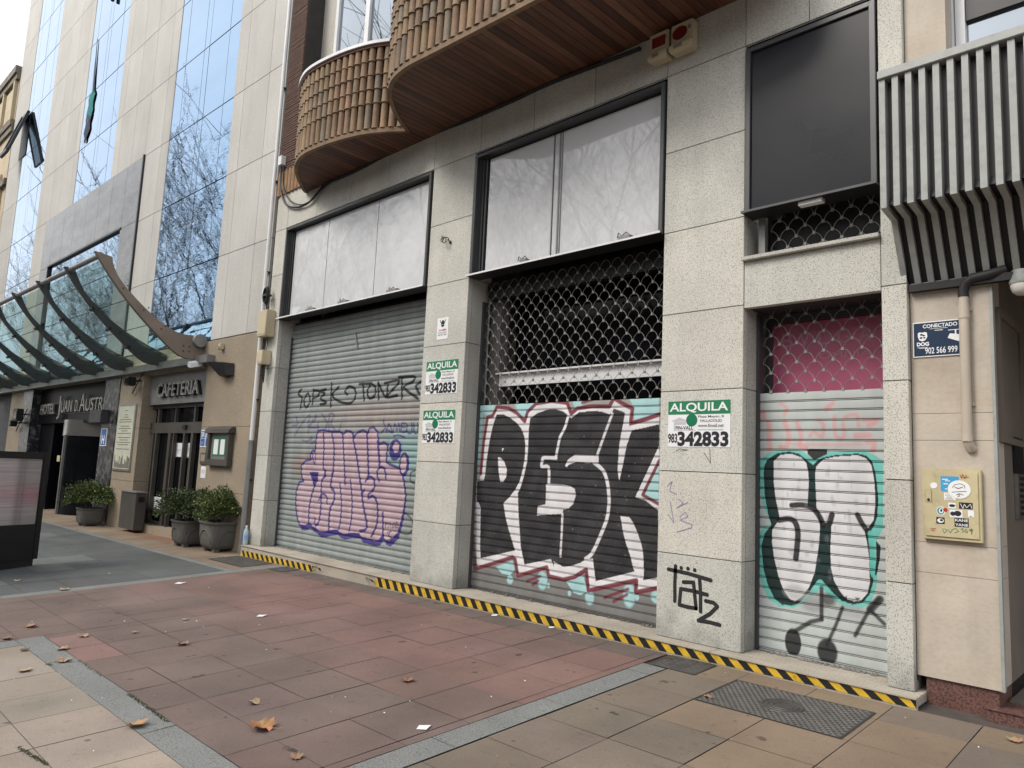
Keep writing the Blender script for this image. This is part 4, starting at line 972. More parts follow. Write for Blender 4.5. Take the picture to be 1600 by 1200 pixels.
q = MB(HT); q.box(-2.03, -1.78, -.03, -.001, 1.43, 1.65); q.build('case', 'bronze_frame', cr_, bevel=.008); q = MB(HT); q.box(-1.99, -1.82, -.033, -.031, 1.49, 1.62); q.build('face', 'hotel_base_stone', cr_)
nn_ = hthing('paper_notice', 'white notice sheet with grey print below the card reader', 'notice', -1.88, -.01, 1.18)
q = MB(HT); q.box(-1.99, -1.78, -.006, -.001, 1.17, 1.39); q.build('sheet', 'white_print', nn_)
q = MB(HT)
for k in range(3): q.box(-1.96, -1.82, -.0075, -.0062, 1.26 + k * .025, 1.274 + k * .025, 0)
q.box(-1.96, -1.82, -.0075, -.0062, 1.35, 1.38, 1); q.build('print', ['grey_print', 'leaf_green'], nn_)
bn = hthing('litter_bin', 'grey steel box bin against the cafeteria door jamb', 'bin', -4.9, -.1, -.02)
q = MB(HT); q.box(-5.36, -4.48, -.22, -.005, -.05, .74); q.build('bin_body', 'bronze_frame', bn, bevel=.01); q = MB(HT); q.box(-5.38, -4.46, -.24, .01, .74, .76); q.build('bin_lid', 'grey_metal', bn); q = MB(HT); q.box(-4.479, -4.47, -.17, -.05, .55, .66); q.build('opening', 'black', bn)
for (px, py, lab) in ((36, 649, 'boxy black floodlight with loose cables left of the hotel entrance'), (28, 662, 'small black spotlight hanging below the boxy floodlight'), (213, 597, 'slim dark spotlight on the pier above the plaque')):
    u_, z_ = HP(px, py, -.1); f_ = hthing('floodlight', lab, 'light', u_, -.1, z_ - .1)
    s_ = .24 if px == 36 else .12
    q = MB(HT); q.box(u_ - s_, u_ + s_, -.32, -.14, z_ - s_ * .8, z_ + s_ * .8); q.build('lamp_head', 'black', f_, bevel=.015)
    q = MB(HT); q.box(u_ - s_ * .7, u_ + s_ * .7, -.326, -.321, z_ - s_ * .5, z_ + s_ * .5); q.build('lamp_glass', 'dark_glass', f_)
    q = MB(HT); q.tube([(u_, -.15, z_), (u_, -.06, z_ + .04), (u_, .0, z_ + .04)], .025, 6); q.tube([(u_, -.1, z_ - .1), (u_ - .3, -.06, z_ - .25), (u_ + .2, -.05, z_ + .2)], .012, 5); q.build('bracket', 'dark_metal', f_)
# rolled flags and the open window
u0, z0 = HP(151.5, 60, -.03); u1, z1 = HP(143, 147, -.05)
f_ = hthing('rolled_flag', 'narrow dark teal and navy rolled flag hanging flat at the edge of a glass strip', 'flag', u0, -.03, z1 - 1.4)
q = MB(HT); q.prism([(u0 - .02, -.012, z0), (u0 + .02, -.012, z0), (u1 + .11, -.012, z1), (u1 - .07, -.012, z1)], (0, -.006, 0)); q.build('wound_strip', 'navy_cloth', f_)
for (mt, a_, b_, off, wd) in (('teal_cloth', -.05, .95, -.04, .25), ('navy_cloth', .60, 1.45, -.10, .24)):
    q = MB(HT); V = []; n = 12
    for k in range(8):
        t = k / 7; zc = z1 - a_ - (b_ - a_) * t
        for j in range(n):
            aq = 2 * math.pi * j / n; r = wd * (.45 + .75 * math.sin(math.pi * min(1, .12 + t * .95)) + .3 * math.sin(2 * aq + k * 1.9)) * (1 - .25 * t)
            V.append((u1 - .10 * t + off + r * math.cos(aq), -.018 + .012 * math.sin(aq), zc + .05 * math.sin(2 * aq + k)))
    q.add(V, [(k * n + j, k * n + (j + 1) % n, (k + 1) * n + (j + 1) % n, (k + 1) * n + j) for k in range(7) for j in range(n)], 0, (1, 1, 1), True); q.build('cloth', mt, f_)
u0, z0 = HP(177, -30, -.06); u1, z1 = HP(176, 2, -.06)
f_ = hthing('hanging_bundle', 'dark cloth end hanging at the very top edge between glass panes', 'cloth', u1, -.07, z1)
q = MB(HT); q.tube([(u1, -.07, z1 + 1.2), (u1, -.07, z1 + .5), (u1 + .02, -.07, z1)], [.03, .06, .05], 9); q.build('cloth', 'navy_cloth', f_)
ow = hthing('open_window_sash', 'dark top hung window sash standing open high on the hotel', 'window', HP(48, 176)[0], 0, HP(48, 176)[1] - 2)
u0, z0 = HP(48, 177)
out = min((abs(HP(13, 238, -v)[0] - u0), v) for v in np.linspace(.1, 2.5, 241))[1]; zl = HP(13, 238, -out)[1]
q = MB(HT)                                       # frame tilted outwards from its top edge, doubled by its mirror image in the glass
for (ux, wd) in ((u0 - .95, .10), (u0 - .10, .10)):
    q.prism([(ux, -.03, z0), (ux + wd, -.03, z0), (ux + wd, -out, zl), (ux, -out, zl)], (0, -.07, .10))
q.prism([(u0 - .95, -out, zl), (u0, -out, zl), (u0, -out, zl + .12), (u0 - .95, -out, zl + .12)], (0, -.08, .04))
q.prism([(u0 - .95, -.02, z0), (u0, -.02, z0), (u0, -.02, z0 + .08), (u0 - .95, -.02, z0 + .08)], (0, -.07, .0))
q.build('sash_frame', 'dark_metal', ow)
q = MB(HT); q.add([(u0 - .85, -.06, z0), (u0 - .1, -.06, z0), (u0 - .1, -out, zl + .05), (u0 - .85, -out, zl + .05)], [(0, 1, 2, 3)]); q.build('pane', 'hotel_glass', ow)
q = MB(HT); q.box(u0 - .95, u0 + .02, -.012, .0, zl + .1, z0 - .02); q.build('opening', 'black', ow)

# ornate neighbour beyond the hotel
nb = thing('ornate_building', 'ochre old building with dark stone cornices beyond the hotel', 'building', HT([(-27, 0, 0)])[0])
q = MB(HT); q.box(-40, -22.05, .05, 9, -1, 14.3); q.build('wall', 'ochre_stucco', nb)
q = MB(HT)
for (z0, z1, d) in ((16.55, 16.85, .55), (16.3, 16.55, .35), (14.35, 14.6, .40), (14.1, 14.35, .25), (11.9, 12.15, .25)): q.box(-40, -21.78, -.0 - d * .35, .8, z0, z1)
q.build('cornice', 'old_cornice', nb)
q = MB(HT); q.box(-40, -21.82, .0, 8, 12.15, 16.3)
for k in range(9):
    x = -22.1 - k * 1.7; q.box(x - 1.3, x - .2, -.06, .0, 14.8, 16.1); q.box(x - .1, x + .1, -.12, .0, 14.6, 16.3)
q.build('frieze', 'ochre_stucco', nb)
q = MB(HT)
for k in range(6):
    x = -22.6 - k * 2.6; q.box(x - .3, x, -.08, .05, 0, 12.5)
q.build('pilaster', 'ochre_stucco', nb)
for k in range(5):
    q = MB(HT); x = -23.4 - k * 2.6; q.box(x - 1.2, x, .02, .05, 6.3, 9.6); q.build('window', 'dark_glass', nb)

# ------------------------------------------------------------------ right-hand building
rb = thing('apartment_building', 'cream walled building with red granite plinth at the right edge', 'building', (-1.0, .5, 0))
XR = -1.133
q = MB()
for (a, b) in ((.24, .98), (.98, 1.2), (1.2, 1.95), (1.95, 2.15), (2.15, 3.25)): q.box(-1.652, XR, .062, .4, a + .002, b - .001)
q.box(-1.652, -1.36, .05, .4, 3.25, 7); q.box(-1.36, 3, .22, .4, 5.6, 7.0)
q.build('wall', 'cream_wall', rb)
q = MB(); q.box(XR + .001, XR + .022, .055, .10, .24, 3.2); q.box(-1.66, -1.64, .075, .4, .2, 3.2, 1); q.build('corner_strip', ['slat_metal', 'joint_shade'], rb)
q = MB(); q.box(-1.60, XR - .02, .085, .5, -.02, .24); q.build('plinth', 'red_granite', rb)
q = MB(); q.box(-1.21, 3, -.02, .5, -.02, .125); q.box(-1.21, 3, -.03, .06, .125, .135); q.build('entrance_step', 'red_granite', rb, bevel=.004)
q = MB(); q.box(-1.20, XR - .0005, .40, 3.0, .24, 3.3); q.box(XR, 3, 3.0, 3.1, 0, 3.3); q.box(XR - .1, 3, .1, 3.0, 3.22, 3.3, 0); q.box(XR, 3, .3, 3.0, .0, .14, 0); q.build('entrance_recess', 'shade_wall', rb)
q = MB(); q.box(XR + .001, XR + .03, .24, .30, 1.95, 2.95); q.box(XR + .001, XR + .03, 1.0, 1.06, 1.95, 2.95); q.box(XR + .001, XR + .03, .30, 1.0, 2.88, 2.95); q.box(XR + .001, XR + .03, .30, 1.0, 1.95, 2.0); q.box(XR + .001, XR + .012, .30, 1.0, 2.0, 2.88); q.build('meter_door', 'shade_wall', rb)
bx = MB()                                       # ribbed balcony box
XB0, XB1 = -1.70, .95
prof = [(-.45, 4.63), (-.45, 3.63), (-.22, 3.60), (.05, 3.12)]
NR = 31; PR = .0905
for k in range(NR):
    x = XB0 + k * PR; c = .042
    bx.prism([(x, -.45, 4.635), (x, -.45, 3.63), (x, -.21, 3.60), (x, .05, 3.13), (x, .12, 3.13), (x, -.13, 3.66), (x, -.36, 3.68), (x, -.36, 4.635)], (c, 0, 0))
rbx = bx.build('ribbed_balcony', 'slat_metal', rb)
bx = MB(); bx.box(XB0 + .02, XB1 + .2, -.37, -.34, 3.69, 4.64); bx.prism([(XB0 + .02, -.40, 3.662), (XB0 + .02, -.165, 3.635), (XB0 + .02, .075, 3.135), (XB0 + .02, .2, 3.2), (XB0 + .02, -.05, 3.8), (XB0 + .02, -.34, 3.8)], (XB1 - XB0 + .15, 0, 0), 1); bx.box(XB0 + .003, XB0 + .02, -.36, .05, 3.69, 4.6); bx.box(-1.64, XB1 + .2, -.0, .058, 3.085, 3.14, 1); bx.build('backing_sheet', ['canopy_steel', 'black'], rbx)
bx = MB(); bx.box(XB0 - .006, XB1 + .3, -.47, .04, 4.636, 4.70); bx.build('top_rail', 'slat_metal', rbx, bevel=.004)
q = MB(); q.box(-1.335, -1.27, .25, .34, 4.6, 5.62); q.box(-1.27, 3, .27, .34, 5.3, 5.62, 1); q.box(-1.40, -1.345, .24, .4, 4.6, 6); w_ = q.build('upper_window', ['white_frame', 'dark_metal'], rb)
q = MB(); q.box(-1.27, 3, .31, .32, 4.5, 5.3); q.build('pane', 'window_glass', w_)

dp = thing('drainpipe', 'cream plastic drainpipe ending in a bend above the meter cabinet', 'pipe', (-1.28, .0, 1.9))
q = MB(); q.tube([(-1.285, .02, 3.00), (-1.285, .02, 2.0), (-1.283, .028, 1.93), (-1.27, .05, 1.89), (-1.262, .075, 1.89)], .033, 14); q.tube([(-1.285, .02, 2.94), (-1.285, .02, 2.84)], .037, 14); q.tube([(-1.285, .02, 1.99), (-1.285, .02, 1.94)], .036, 14); q.build('pipe', 'pipe_cream', dp)
q = MB(); q.tube([(-1.285, .02, 3.0), (-1.285, .02, 3.05), (-1.265, .015, 3.10), (-1.22, .005, 3.13), (-1.12, .0, 3.14), (-1.02, .03, 3.17)], .036, 12); q.build('elbow', 'black_rubber', dp)
q = MB()
for z in (2.9, 2.2): q.box(-1.33, -1.24, .04, .061, z, z + .02)
q.build('clip', 'pipe_cream', dp)
sg = thing('alarm_sign', 'navy alarm sign with white camera picture beside the cream drainpipe', 'sign', (-1.47, .05, 2.58))
q = MB(); q.box(-1.636, -1.290, .052, .061, 2.580, 2.850); q.build('plate', 'white_print', sg)
q = MB(); q.box(-1.628, -1.295, .050, .0515, 2.588, 2.842); q.build('navy_field', 'navy_print', sg)
q = MB()
q.text('CONECTADO', -1.565, -1.335, 2.800, 2.829, .048, 0, .025); q.text('902 566 999', -1.552, -1.338, 2.602, 2.650, .048, 0, .01); q.text('DOG', -1.608, -1.525, 2.664, 2.694, .048, 0, .05)
q.box(-1.52, -1.40, .0478, .0485, 2.790, 2.793); q.box(-1.485, -1.43, .0478, .0485, 2.775, 2.780); q.box(-1.605, -1.53, .0478, .0485, 2.652, 2.655); q.box(-1.592, -1.545, .0478, .0485, 2.645, 2.648)
q.quad([(x, .048, z) for x, z in ((-1.60, 2.765), (-1.588, 2.772), (-1.570, 2.768), (-1.552, 2.772), (-1.538, 2.766), (-1.535, 2.735), (-1.548, 2.710), (-1.568, 2.700), (-1.590, 2.710), (-1.600, 2.735))][::-1])
q.quad([(x, .048, z) for x, z in ((-1.400, 2.712), (-1.325, 2.680), (-1.300, 2.730), (-1.385, 2.745))]); q.box(-1.395, -1.295, .0475, .0485, 2.768, 2.773); q.box(-1.352, -1.342, .0465, .0475, 2.715, 2.77)
q.build('lettering', 'white_print', sg)
q = MB()
for (x, z, r) in ((-1.575, 2.752, .010), (-1.560, 2.745, .009), (-1.578, 2.728, .010), (-1.556, 2.728, .008)): q.disc(x, z, r, r * .7, .0465, 0, 10)
q.build('paw_mark', 'navy_print', sg)
mb = thing('meter_cabinet', 'cream metal cabinet covered in stickers on the right wall', 'cabinet', (-1.4, .03, 1.23))
q = MB(); q.box(-1.585, -1.208, .022, .061, 1.226, 1.738); q.build('frame', 'cabinet_paint', mb, bevel=.004)
q = MB(); q.box(-1.566, -1.226, .012, .0215, 1.250, 1.716); dr = q.build('door', 'cabinet_paint', mb, bevel=.003)
q = MB(); q.box(-1.562, -1.520, .008, .0118, 1.495, 1.585); q.build('lock_plate', 'cabinet_paint', dr, bevel=.002); q = MB(); q.lathe([(0, -.004), (.009, -.004), (.011, .002)], (-1.541, .008, 1.512), 14, 0, 'y'); q.build('lock', 'dark_metal', dr)
def f5(x, y): p = FP(1430 + x / 8.571, 720 + y / 8.571, .012); return p[0], p[2]
def sticker(name, mats, boxes):
    q = MB(); k = 0
    for kind, mi, a in boxes:
        y = .0115 - .0006 * (k + 1); k += 1
        if kind == 'r': (x0, z1), (x1, z0) = f5(a[0], a[1]), f5(a[2], a[3]); q.quad([(x0, y, z0), (x1, y, z0), (x1, y, z1), (x0, y, z1)], mi)
        elif kind == 'd': (x, z), (x2, _) = f5(a[0], a[1]), f5(a[0] + a[2], a[1]); q.disc(x, z, x2 - x, (x2 - x) * a[3], y, mi)
        elif kind == 't': (x0, z1), (x1, z0) = f5(a[0], a[1]), f5(a[2], a[3]); q.text(a[4], x0, x1, z0, z1, y, mi, .02)
        elif kind == 'l':
            P = [f5(*p) for p in a]
            for (xa, za), (xb, zb) in zip(P[:-1], P[1:]):
                d = np.array([xb - xa, zb - za]); d /= np.linalg.norm(d) + 1e-9; n = np.array([-d[1], d[0]]) * .0018
                q.quad([(xa - n[0], y, za - n[1]), (xb - n[0], y, zb - n[1]), (xb + n[0], y, zb + n[1]), (xa + n[0], y, za + n[1])], mi)
    return q.build(name, mats, dr)
sticker('blue_sticker', ['sky_print', 'white_print'], [('r', 0, (340, 205, 590, 415)), ('r', 1, (360, 240, 440, 256)), ('r', 1, (400, 262, 470, 276)), ('r', 1, (380, 300, 440, 318)), ('r', 1, (400, 370, 430, 385))])
sticker('text_sticker', ['white_print', 'white_print', 'ink'], [('r', 0, (385, 425, 545, 528)), ('t', 2, (405, 440, 455, 452, 'DON')), ('t', 2, (405, 462, 480, 474, 'PUNTO')), ('t', 2, (425, 482, 490, 494, 'BASTA')), ('t', 2, (405, 500, 510, 514, 'NO SOBRA'))])
sticker('round_sticker', ['white_print', 'white_print', 'white_print', 'ink'], [('d', 0, (590, 385, 5, 1)), ('d', 0, (590, 385, 5, 1)), ('d', 0, (590, 385, 5, 1)), ('d', 0, (590, 385, 5, 1)), ('d', 0, (590, 385, 157, .9)), ('l', 3, [(500, 360), (530, 320), (600, 308), (660, 330), (668, 372)]), ('l', 3, [(490, 420), (600, 412), (690, 410)]), ('l', 3, [(580, 440), (600, 470), (570, 478)]), ('l', 3, [(555, 455), (600, 440), (650, 460)]), ('l', 3, [(530, 350), (580, 370), (640, 350)])])
sticker('black_sticker', ['ink', 'white_print'], [('r', 0, (585, 555, 772, 652)), ('l', 1, [(605, 575), (640, 640), (660, 580), (690, 630), (740, 580), (760, 640)])])
sticker('lettered_sticker', ['ink', 'white_print'], [('r', 0, (525, 762, 720, 895)), ('t', 1, (536, 775, 710, 822, 'KANE')), ('t', 1, (536, 836, 710, 884, 'YANE'))])
sticker('doodle_sticker', ['white_print', 'ink'], [('r', 0, (460, 652, 636, 762)), ('d', 1, (505, 708, 36, .9)), ('d', 1, (570, 705, 48, .85))])
sticker('skull_sticker', ['ink', 'white_print'], [('r', 0, (282, 752, 396, 848)), ('d', 1, (340, 800, 44, .75)), ('d', 0, (352, 795, 20, .9))])
sticker('green_sticker', ['teal_print', 'white_print', 'ink', 'red_print'], [('d', 1, (345, 670, 60, 1.1)), ('d', 0, (342, 670, 48, 1.15)), ('d', 1, (348, 668, 30, 1.3)), ('d', 2, (350, 664, 14, 1.6)), ('d', 3, (405, 655, 26, 1.1))])
sticker('fish_sticker', ['white_print', 'navy_print'], [('r', 0, (442, 560, 545, 640)), ('d', 1, (495, 600, 42, .5))])
sticker('torn_sticker', ['white_print', 'ink'], [('r', 0, (705, 662, 790, 755)), ('r', 1, (735, 738, 760, 748)), ('d', 0, (250, 330, 48, .95))])
sticker('pen_writing', ['ink', 'green_print', 'red_print'], [('l', 1, [(365, 905), (390, 970), (430, 930), (380, 905)]), ('l', 1, [(440, 915), (470, 965), (500, 920), (545, 905), (585, 945), (530, 965)]), ('l', 1, [(610, 920), (640, 905), (640, 965)]), ('l', 1, [(690, 910), (660, 940), (690, 965), (700, 935)]), ('l', 1, [(760, 910), (725, 925), (745, 945), (765, 915), (755, 985)]), ('l', 2, [(600, 180), (620, 230), (640, 180), (660, 230), (690, 190)]), ('l', 2, [(640, 230), (720, 215)]), ('l', 2, [(205, 905), (280, 905)]), ('l', 2, [(215, 930), (265, 930)])])
ic = thing('intercom', 'silver intercom panel with rows of buttons in the dark entrance', 'intercom', (XR + .02, .75, 1.25))
pa = XP(1591, 740, XR + .03); pb_ = XP(1592, 812, XR + .03)
q = MB(); q.box(XR + .001, XR + .028, pa[1], pa[1] + .30, pb_[2], pa[2]); q.build('plate', 'brushed_steel', ic, bevel=.003)
q = MB()
for i in range(7):
    for j in range(3): q.box(XR + .029, XR + .036, pa[1] + .06 + j * .07, pa[1] + .10 + j * .07, pb_[2] + .03 + i * .045, pb_[2] + .055 + i * .045)
q.build('button', 'dark_metal', ic); q = MB(); q.box(XR + .001, XR + .02, pa[1] - .02, pa[1] + .3, pa[2] + .002, pa[2] + .28); q.build('speaker_grid', 'black', ic)
lp = thing('ceiling_lamp', 'round white bulkhead lamp under the ribbed balcony at right', 'lamp', (-.98, -.1, 3.08))
pc = FP(1592, 449, .05)
q = MB(); q.lathe([(0, -.08), (.035, -.076), (.06, -.055), (.072, -.02), (.072, .0)], (pc[0] + .02, .05, pc[2] + .02), 20); q.build('lamp_shade', 'lamp_white', lp)
q = MB(); q.lathe([(.075, 0), (.08, .015), (.06, .1), (0, .1)], (pc[0] + .02, .05, pc[2] + .02), 20); q.build('base', 'slat_metal', lp)

# ------------------------------------------------------------------ things on the shop front
def poster(x0, x1, z0, z1, label):
    o = thing('rental_poster', label, 'poster', ((x0 + x1) / 2, 0, z0), 'ALQUILA rental posters on the granite pillars')
    W_, H_ = x1 - x0, z1 - z0
    X = lambda a: x0 + a * W_
    Z = lambda a: z1 - a * H_
    q = MB(); q.box(x0, x1, -.004, -.0005, z0, z1); q.build('sheet', 'white_print', o)
    q = MB(); q.quad([(x0, -.0048, Z(.295)), (x1, -.0048, Z(.295)), (x1, -.0048, z1), (x0, -.0048, z1)]); q.build('green_banner', 'green_print', o)
    q = MB(); q.text('ALQUILA', X(.025), X(.965), Z(.262), Z(.042), -.0056, 0, .02); q.build('headline', 'white_print', o)
    q = MB(); q.disc(X(.395), Z(.42), .092 * W_, .092 * W_, -.0052, 0, 28); q.build('logo_disc', 'green_disc', o)
    q = MB(); q.quad([(X(a), -.0046, Z(b)) for a, b in ((.07, .43), (.19, .355), (.31, .42), (.31, .45), (.07, .45))][::-1]); q.quad([(X(a), -.0046, Z(b)) for a, b in ((.10, .455), (.30, .455), (.30, .52), (.12, .52), (.12, .66), (.10, .66))][::-1]); q.box(X(.12), X(.46), -.0050, -.0046, Z(.65), Z(.635)); q.build('logo_house', 'grey_print', o)
    q = MB(); q.text('FIN-VALL', X(.13), X(.42), Z(.625), Z(.545), -.0058, 0, .02)
    q.text('Plaza Mayor, 8', X(.50), X(.90), Z(.385), Z(.322), -.0054, 0, .008); q.text('VALLADOLID', X(.525), X(.87), Z(.465), Z(.408), -.0054, 0, .008); q.text('www.finvall.net', X(.50), X(.90), Z(.575), Z(.50), -.0054, 0, .008); q.text('983', X(.005), X(.16), Z(.92), Z(.71), -.0054, 0, .03); q.text('342833', X(.165), X(.975), Z(.985), Z(.665), -.0054, 0, .045); q.build('print', 'ink', o)
    q = MB(); q.text('GESTION INMOBILIARIA', X(.50), X(.895), Z(.645), Z(.615), -.0054); q.build('small_print', 'teal_print', o)
poster(-3.753, -3.112, 1.876, 2.306, 'large ALQUILA rental poster on the wide pillar between middle and right shutters')
poster(-7.452, -6.823, 2.52, 2.952, 'upper of the two ALQUILA rental posters on the second pillar')
poster(-7.458, -6.830, 1.886, 2.308, 'lower of the two ALQUILA rental posters on the second pillar')
al = thing('alarm_notice', 'small white alarm notice with red text above the two stacked posters', 'notice', (-7.17, 0, 3.235))
q = MB(); q.box(-7.280, -7.062, -.004, -.0005, 3.235, 3.522); q.build('sheet', 'white_print', al)
q = MB(); q.quad([(-7.235, -.005, 3.495), (-7.222, -.005, 3.495), (-7.165, -.005, 3.40), (-7.178, -.005, 3.395)][::-1]); q.quad([(-7.118, -.005, 3.495), (-7.105, -.005, 3.495), (-7.165, -.005, 3.395), (-7.178, -.005, 3.40)][::-1]); q.disc(-7.17, 3.46, .028, .03, -.0052, 0, 14); q.box(-7.20, -7.14, -.006, -.0045, 3.405, 3.425); q.text('VIGILADO', -7.26, -7.085, 3.312, 3.334, -.0048); q.text('900 877 200', -7.26, -7.085, 3.282, 3.304, -.0048, 0, .01); q.build('print', 'ink', al)
q = MB(); q.text('ALARMA', -7.245, -7.09, 3.345, 3.372, -.0048, 0, .03); q.build('headline', 'red_print', al)
wc = thing('wire_coil', 'loose black cable coil sticking out of the second pillar', 'cable', (-7.2, -.05, 4.5))
c0 = FP(697, 376, -.03)
q = MB(); q.tube([(c0[0] + .055 * math.cos(t) * (1 - t / 30), -.03 - .006 * t, c0[2] + .045 * math.sin(t) * (1 - t / 30)) for t in np.linspace(0, 13, 50)], .006, 5); q.tube([(c0[0] + .05, -.05, c0[2]), (c0[0] + .07, -.02, c0[2] - .02), (c0[0] + .06, 0, c0[2] - .03)], .006, 5); q.tube([(c0[0] - .05, -.05, c0[2] + .02), (c0[0] - .07, -.05, c0[2] + .07), (c0[0] - .03, -.06, c0[2] + .06)], .005, 5); q.build('cable', 'black_rubber', wc)
q = MB(); q.lathe([(.0, -.012), (.02, -.012), (.022, .0)], (c0[0] + .06, 0, c0[2] - .03), 12, 0, 'y'); q.build('grommet', 'dark_metal', wc)
si = thing('alarm_siren', 'cream double alarm siren with red lenses under the balcony soffit', 'alarm', (-3.76, 0, 5.79))
for (a, b, z0_, z1_) in ((-4.0, -3.775, 5.80, 6.10), (-3.745, -3.50, 5.80, 6.10)):
    q = MB(); q.box(a, b, -.11, -.001, z0_, z1_); q.prism([(a, -.10, z0_ + .085), (a, -.155, z0_ + .06), (a, -.155, z0_ + .01), (a, -.10, z0_ - .008)], (b - a, 0, 0)); bd_ = q.build('case', 'beige_plastic', si, bevel=.008)
    q = MB(); q.box(a + .035, b - .035, -.116, -.111, z0_ + .14, z1_ - .05) if a < -3.9 else q.disc((a + b) / 2 - .02, z0_ + .19, .085, .07, -.114, 0, 20); q.build('lens', 'red_lens', bd_)
    q = MB(); q.box(a + .06, b - .09, -.158, -.1555, z0_ + .015, z0_ + .05); q.box(b - .05, b - .02, -.113, -.111, z0_ + .20, z0_ + .24); q.build('vent', 'canopy_beam', bd_)
pp = thing('conduit_pipe', 'tall pale metal conduit where the hotel meets the granite pillar', 'pipe', (-12.12, -.05, .05))
q = MB(); q.tube([(-12.10, -.06, 1.9), (-12.10, -.06, 12)], .035, 10); q.build('pipe', 'white_frame', pp); q = MB(); q.tube([(-12.11, -.06, -.02), (-12.10, -.06, 1.9)], .05, 10); q.build('lower_sleeve', 'grey_metal', pp)
q = MB()
for z in (1.2, 2.6, 4.9, 6.6, 8.4): q.box(-12.15, -12.05, -.05, 0, z, z + .025)
q.build('clip', 'dark_metal', pp)
for (x, z0_, z1_, wdt, lab) in ((-11.86, 3.70, 4.17, .30, 'larger cream junction box on the conduit beside the left window'), (-11.84, 3.21, 3.46, .19, 'smaller cream junction box just below the larger one')):
    jb = thing('junction_box', lab, 'junction box', (x, -.05, z0_), 'cream junction boxes on the first pillar')
    q = MB(); q.box(x - wdt / 2, x + wdt / 2, -.17, -.001, z0_, z1_); q.build('case', 'beige_plastic', jb, bevel=.012)
    q = MB(); q.box(x - wdt / 2 - .006, x + wdt / 2 + .006, -.176, -.15, z0_ + .03, z1_ - .01)
    q.build('lid', 'beige_plastic', jb, bevel=.01)
    q = MB()
    for k in range(4): q.tube([(x - wdt * .3 + k * wdt * .2, -.08, z0_), (x - wdt * .3 + k * wdt * .17, -.08, z0_ - .2 - .04 * k)], .009, 6)
    q.build('cable_tail', 'black_rubber', jb)
cb = thing('hanging_cable', 'black cable looping from the clay tiles to the balcony soffit', 'cable', (-11.6, -.04, 5.9))
def cpath(L, y=-.04): return smooth([FP(*p, y) for p in L], 5)
q = MB(); q.tube(cpath([(440, 258), (439, 295), (446, 318), (462, 324), (480, 318), (494, 304), (506, 288)]), .018, 6); q.tube(cpath([(443, 258), (443, 292), (452, 312), (470, 320), (488, 312), (502, 296), (530, 275)], -.05), .013, 6); q.tube(cpath([(506, 288), (560, 265), (640, 222), (720, 192), (800, 158), (860, 130), (1000, 76)], -.03), .022, 6); q.build('cable', 'black_rubber', cb)
q = MB(); p = FP(441, 252, -.05); q.box(p[0] - .07, p[0] + .06, -.10, .0, p[2] - .09, p[2] + .09); q.build('gland_box', 'white_frame', cb, bevel=.01)
cl_ = thing('cable_bundle', 'coiled black cable bundle tied on the conduit above the larger junction box', 'cable', (-11.98, -.08, 4.3))
q = MB(); c0 = FP(418, 462, -.09)
for k in range(5): q.tube([(c0[0] + (.05 + .006 * k) * math.cos(t), -.09 - .012 * k, c0[2] + (.17 - .01 * k) * math.sin(t)) for t in np.linspace(0, 2 * math.pi, 20)], .011, 5)
q.tube([(c0[0], -.1, c0[2] - .17), (c0[0] + .02, -.08, c0[2] - .35), (c0[0] + .1, -.08, 4.15)], .012, 5); q.build('cable', 'black_rubber', cl_)
q = MB(); q.box(c0[0] - .08, c0[0] + .08, -.15, -.05, c0[2] - .02, c0[2] + .02); q.build('tie', 'dark_metal', cl_)

# hazard tape on the step
def tape(x0, x1, lab, w0, flap):
    o = thing('hazard_tape', lab, 'tape', ((x0 + x1) / 2, -.152, gz(x0, -.15)), 'yellow and black tape along the doorstep')
    q = MB(); per = .164; sl_ = .075
    nseg = 0
    x = x0 - sl_
    while x < x1:
        for mi in (0, 1):
            a = x + mi * per / 2; b = a + per / 2
            def cl(t): return min(max(t, x0), x1)
            def zb(t): return gz(t, -.15) + .006
            def zt(t): return max(zb(t) + w0 * (1 if t > -9 else .9), .03) if t < -8.5 else .1105
            pts = [(cl(a + sl_), zb(a)), (cl(b + sl_), zb(b)), (cl(b), zt(b)), (cl(a), zt(a))]
            if cl(b + sl_) - cl(a) > .01:
                yy = -.1525 - .0006 * math.sin(a * 9)
                q.quad([(p[0], yy, p[1]) for p in pts], mi)
        x += per
    q.build('tape_strip', ['hazard_yellow', 'hazard_black'], o)
    q = MB(); fx_ = x0 if flap < 0 else x1
    V = []; n = 9
    for k in range(n):
        t = k / (n - 1); V += [(fx_ + flap * .22 * t, -.155 - .05 * math.sin(math.pi * t), .02 + gz(fx_, -.15) + .07 * math.sin(math.pi * t * .9)), (fx_ + flap * .22 * t, -.165 - .07 * math.sin(math.pi * t), .07 + gz(fx_, -.15) + .04 * math.sin(math.pi * t * .9))]
    for k in range(n - 1): q.add([V[2 * k], V[2 * k + 2], V[2 * k + 3], V[2 * k + 1]], [(0, 1, 2, 3)], k % 2)
    q.build('loose_end', ['hazard_yellow', 'hazard_black'], o)
tape(-11.92, -9.62, 'short hazard tape strip at the left end of the doorstep', .10, 1)
tape(-8.05, -1.605, 'long hazard tape strip along the right part of the doorstep', .09, -1)

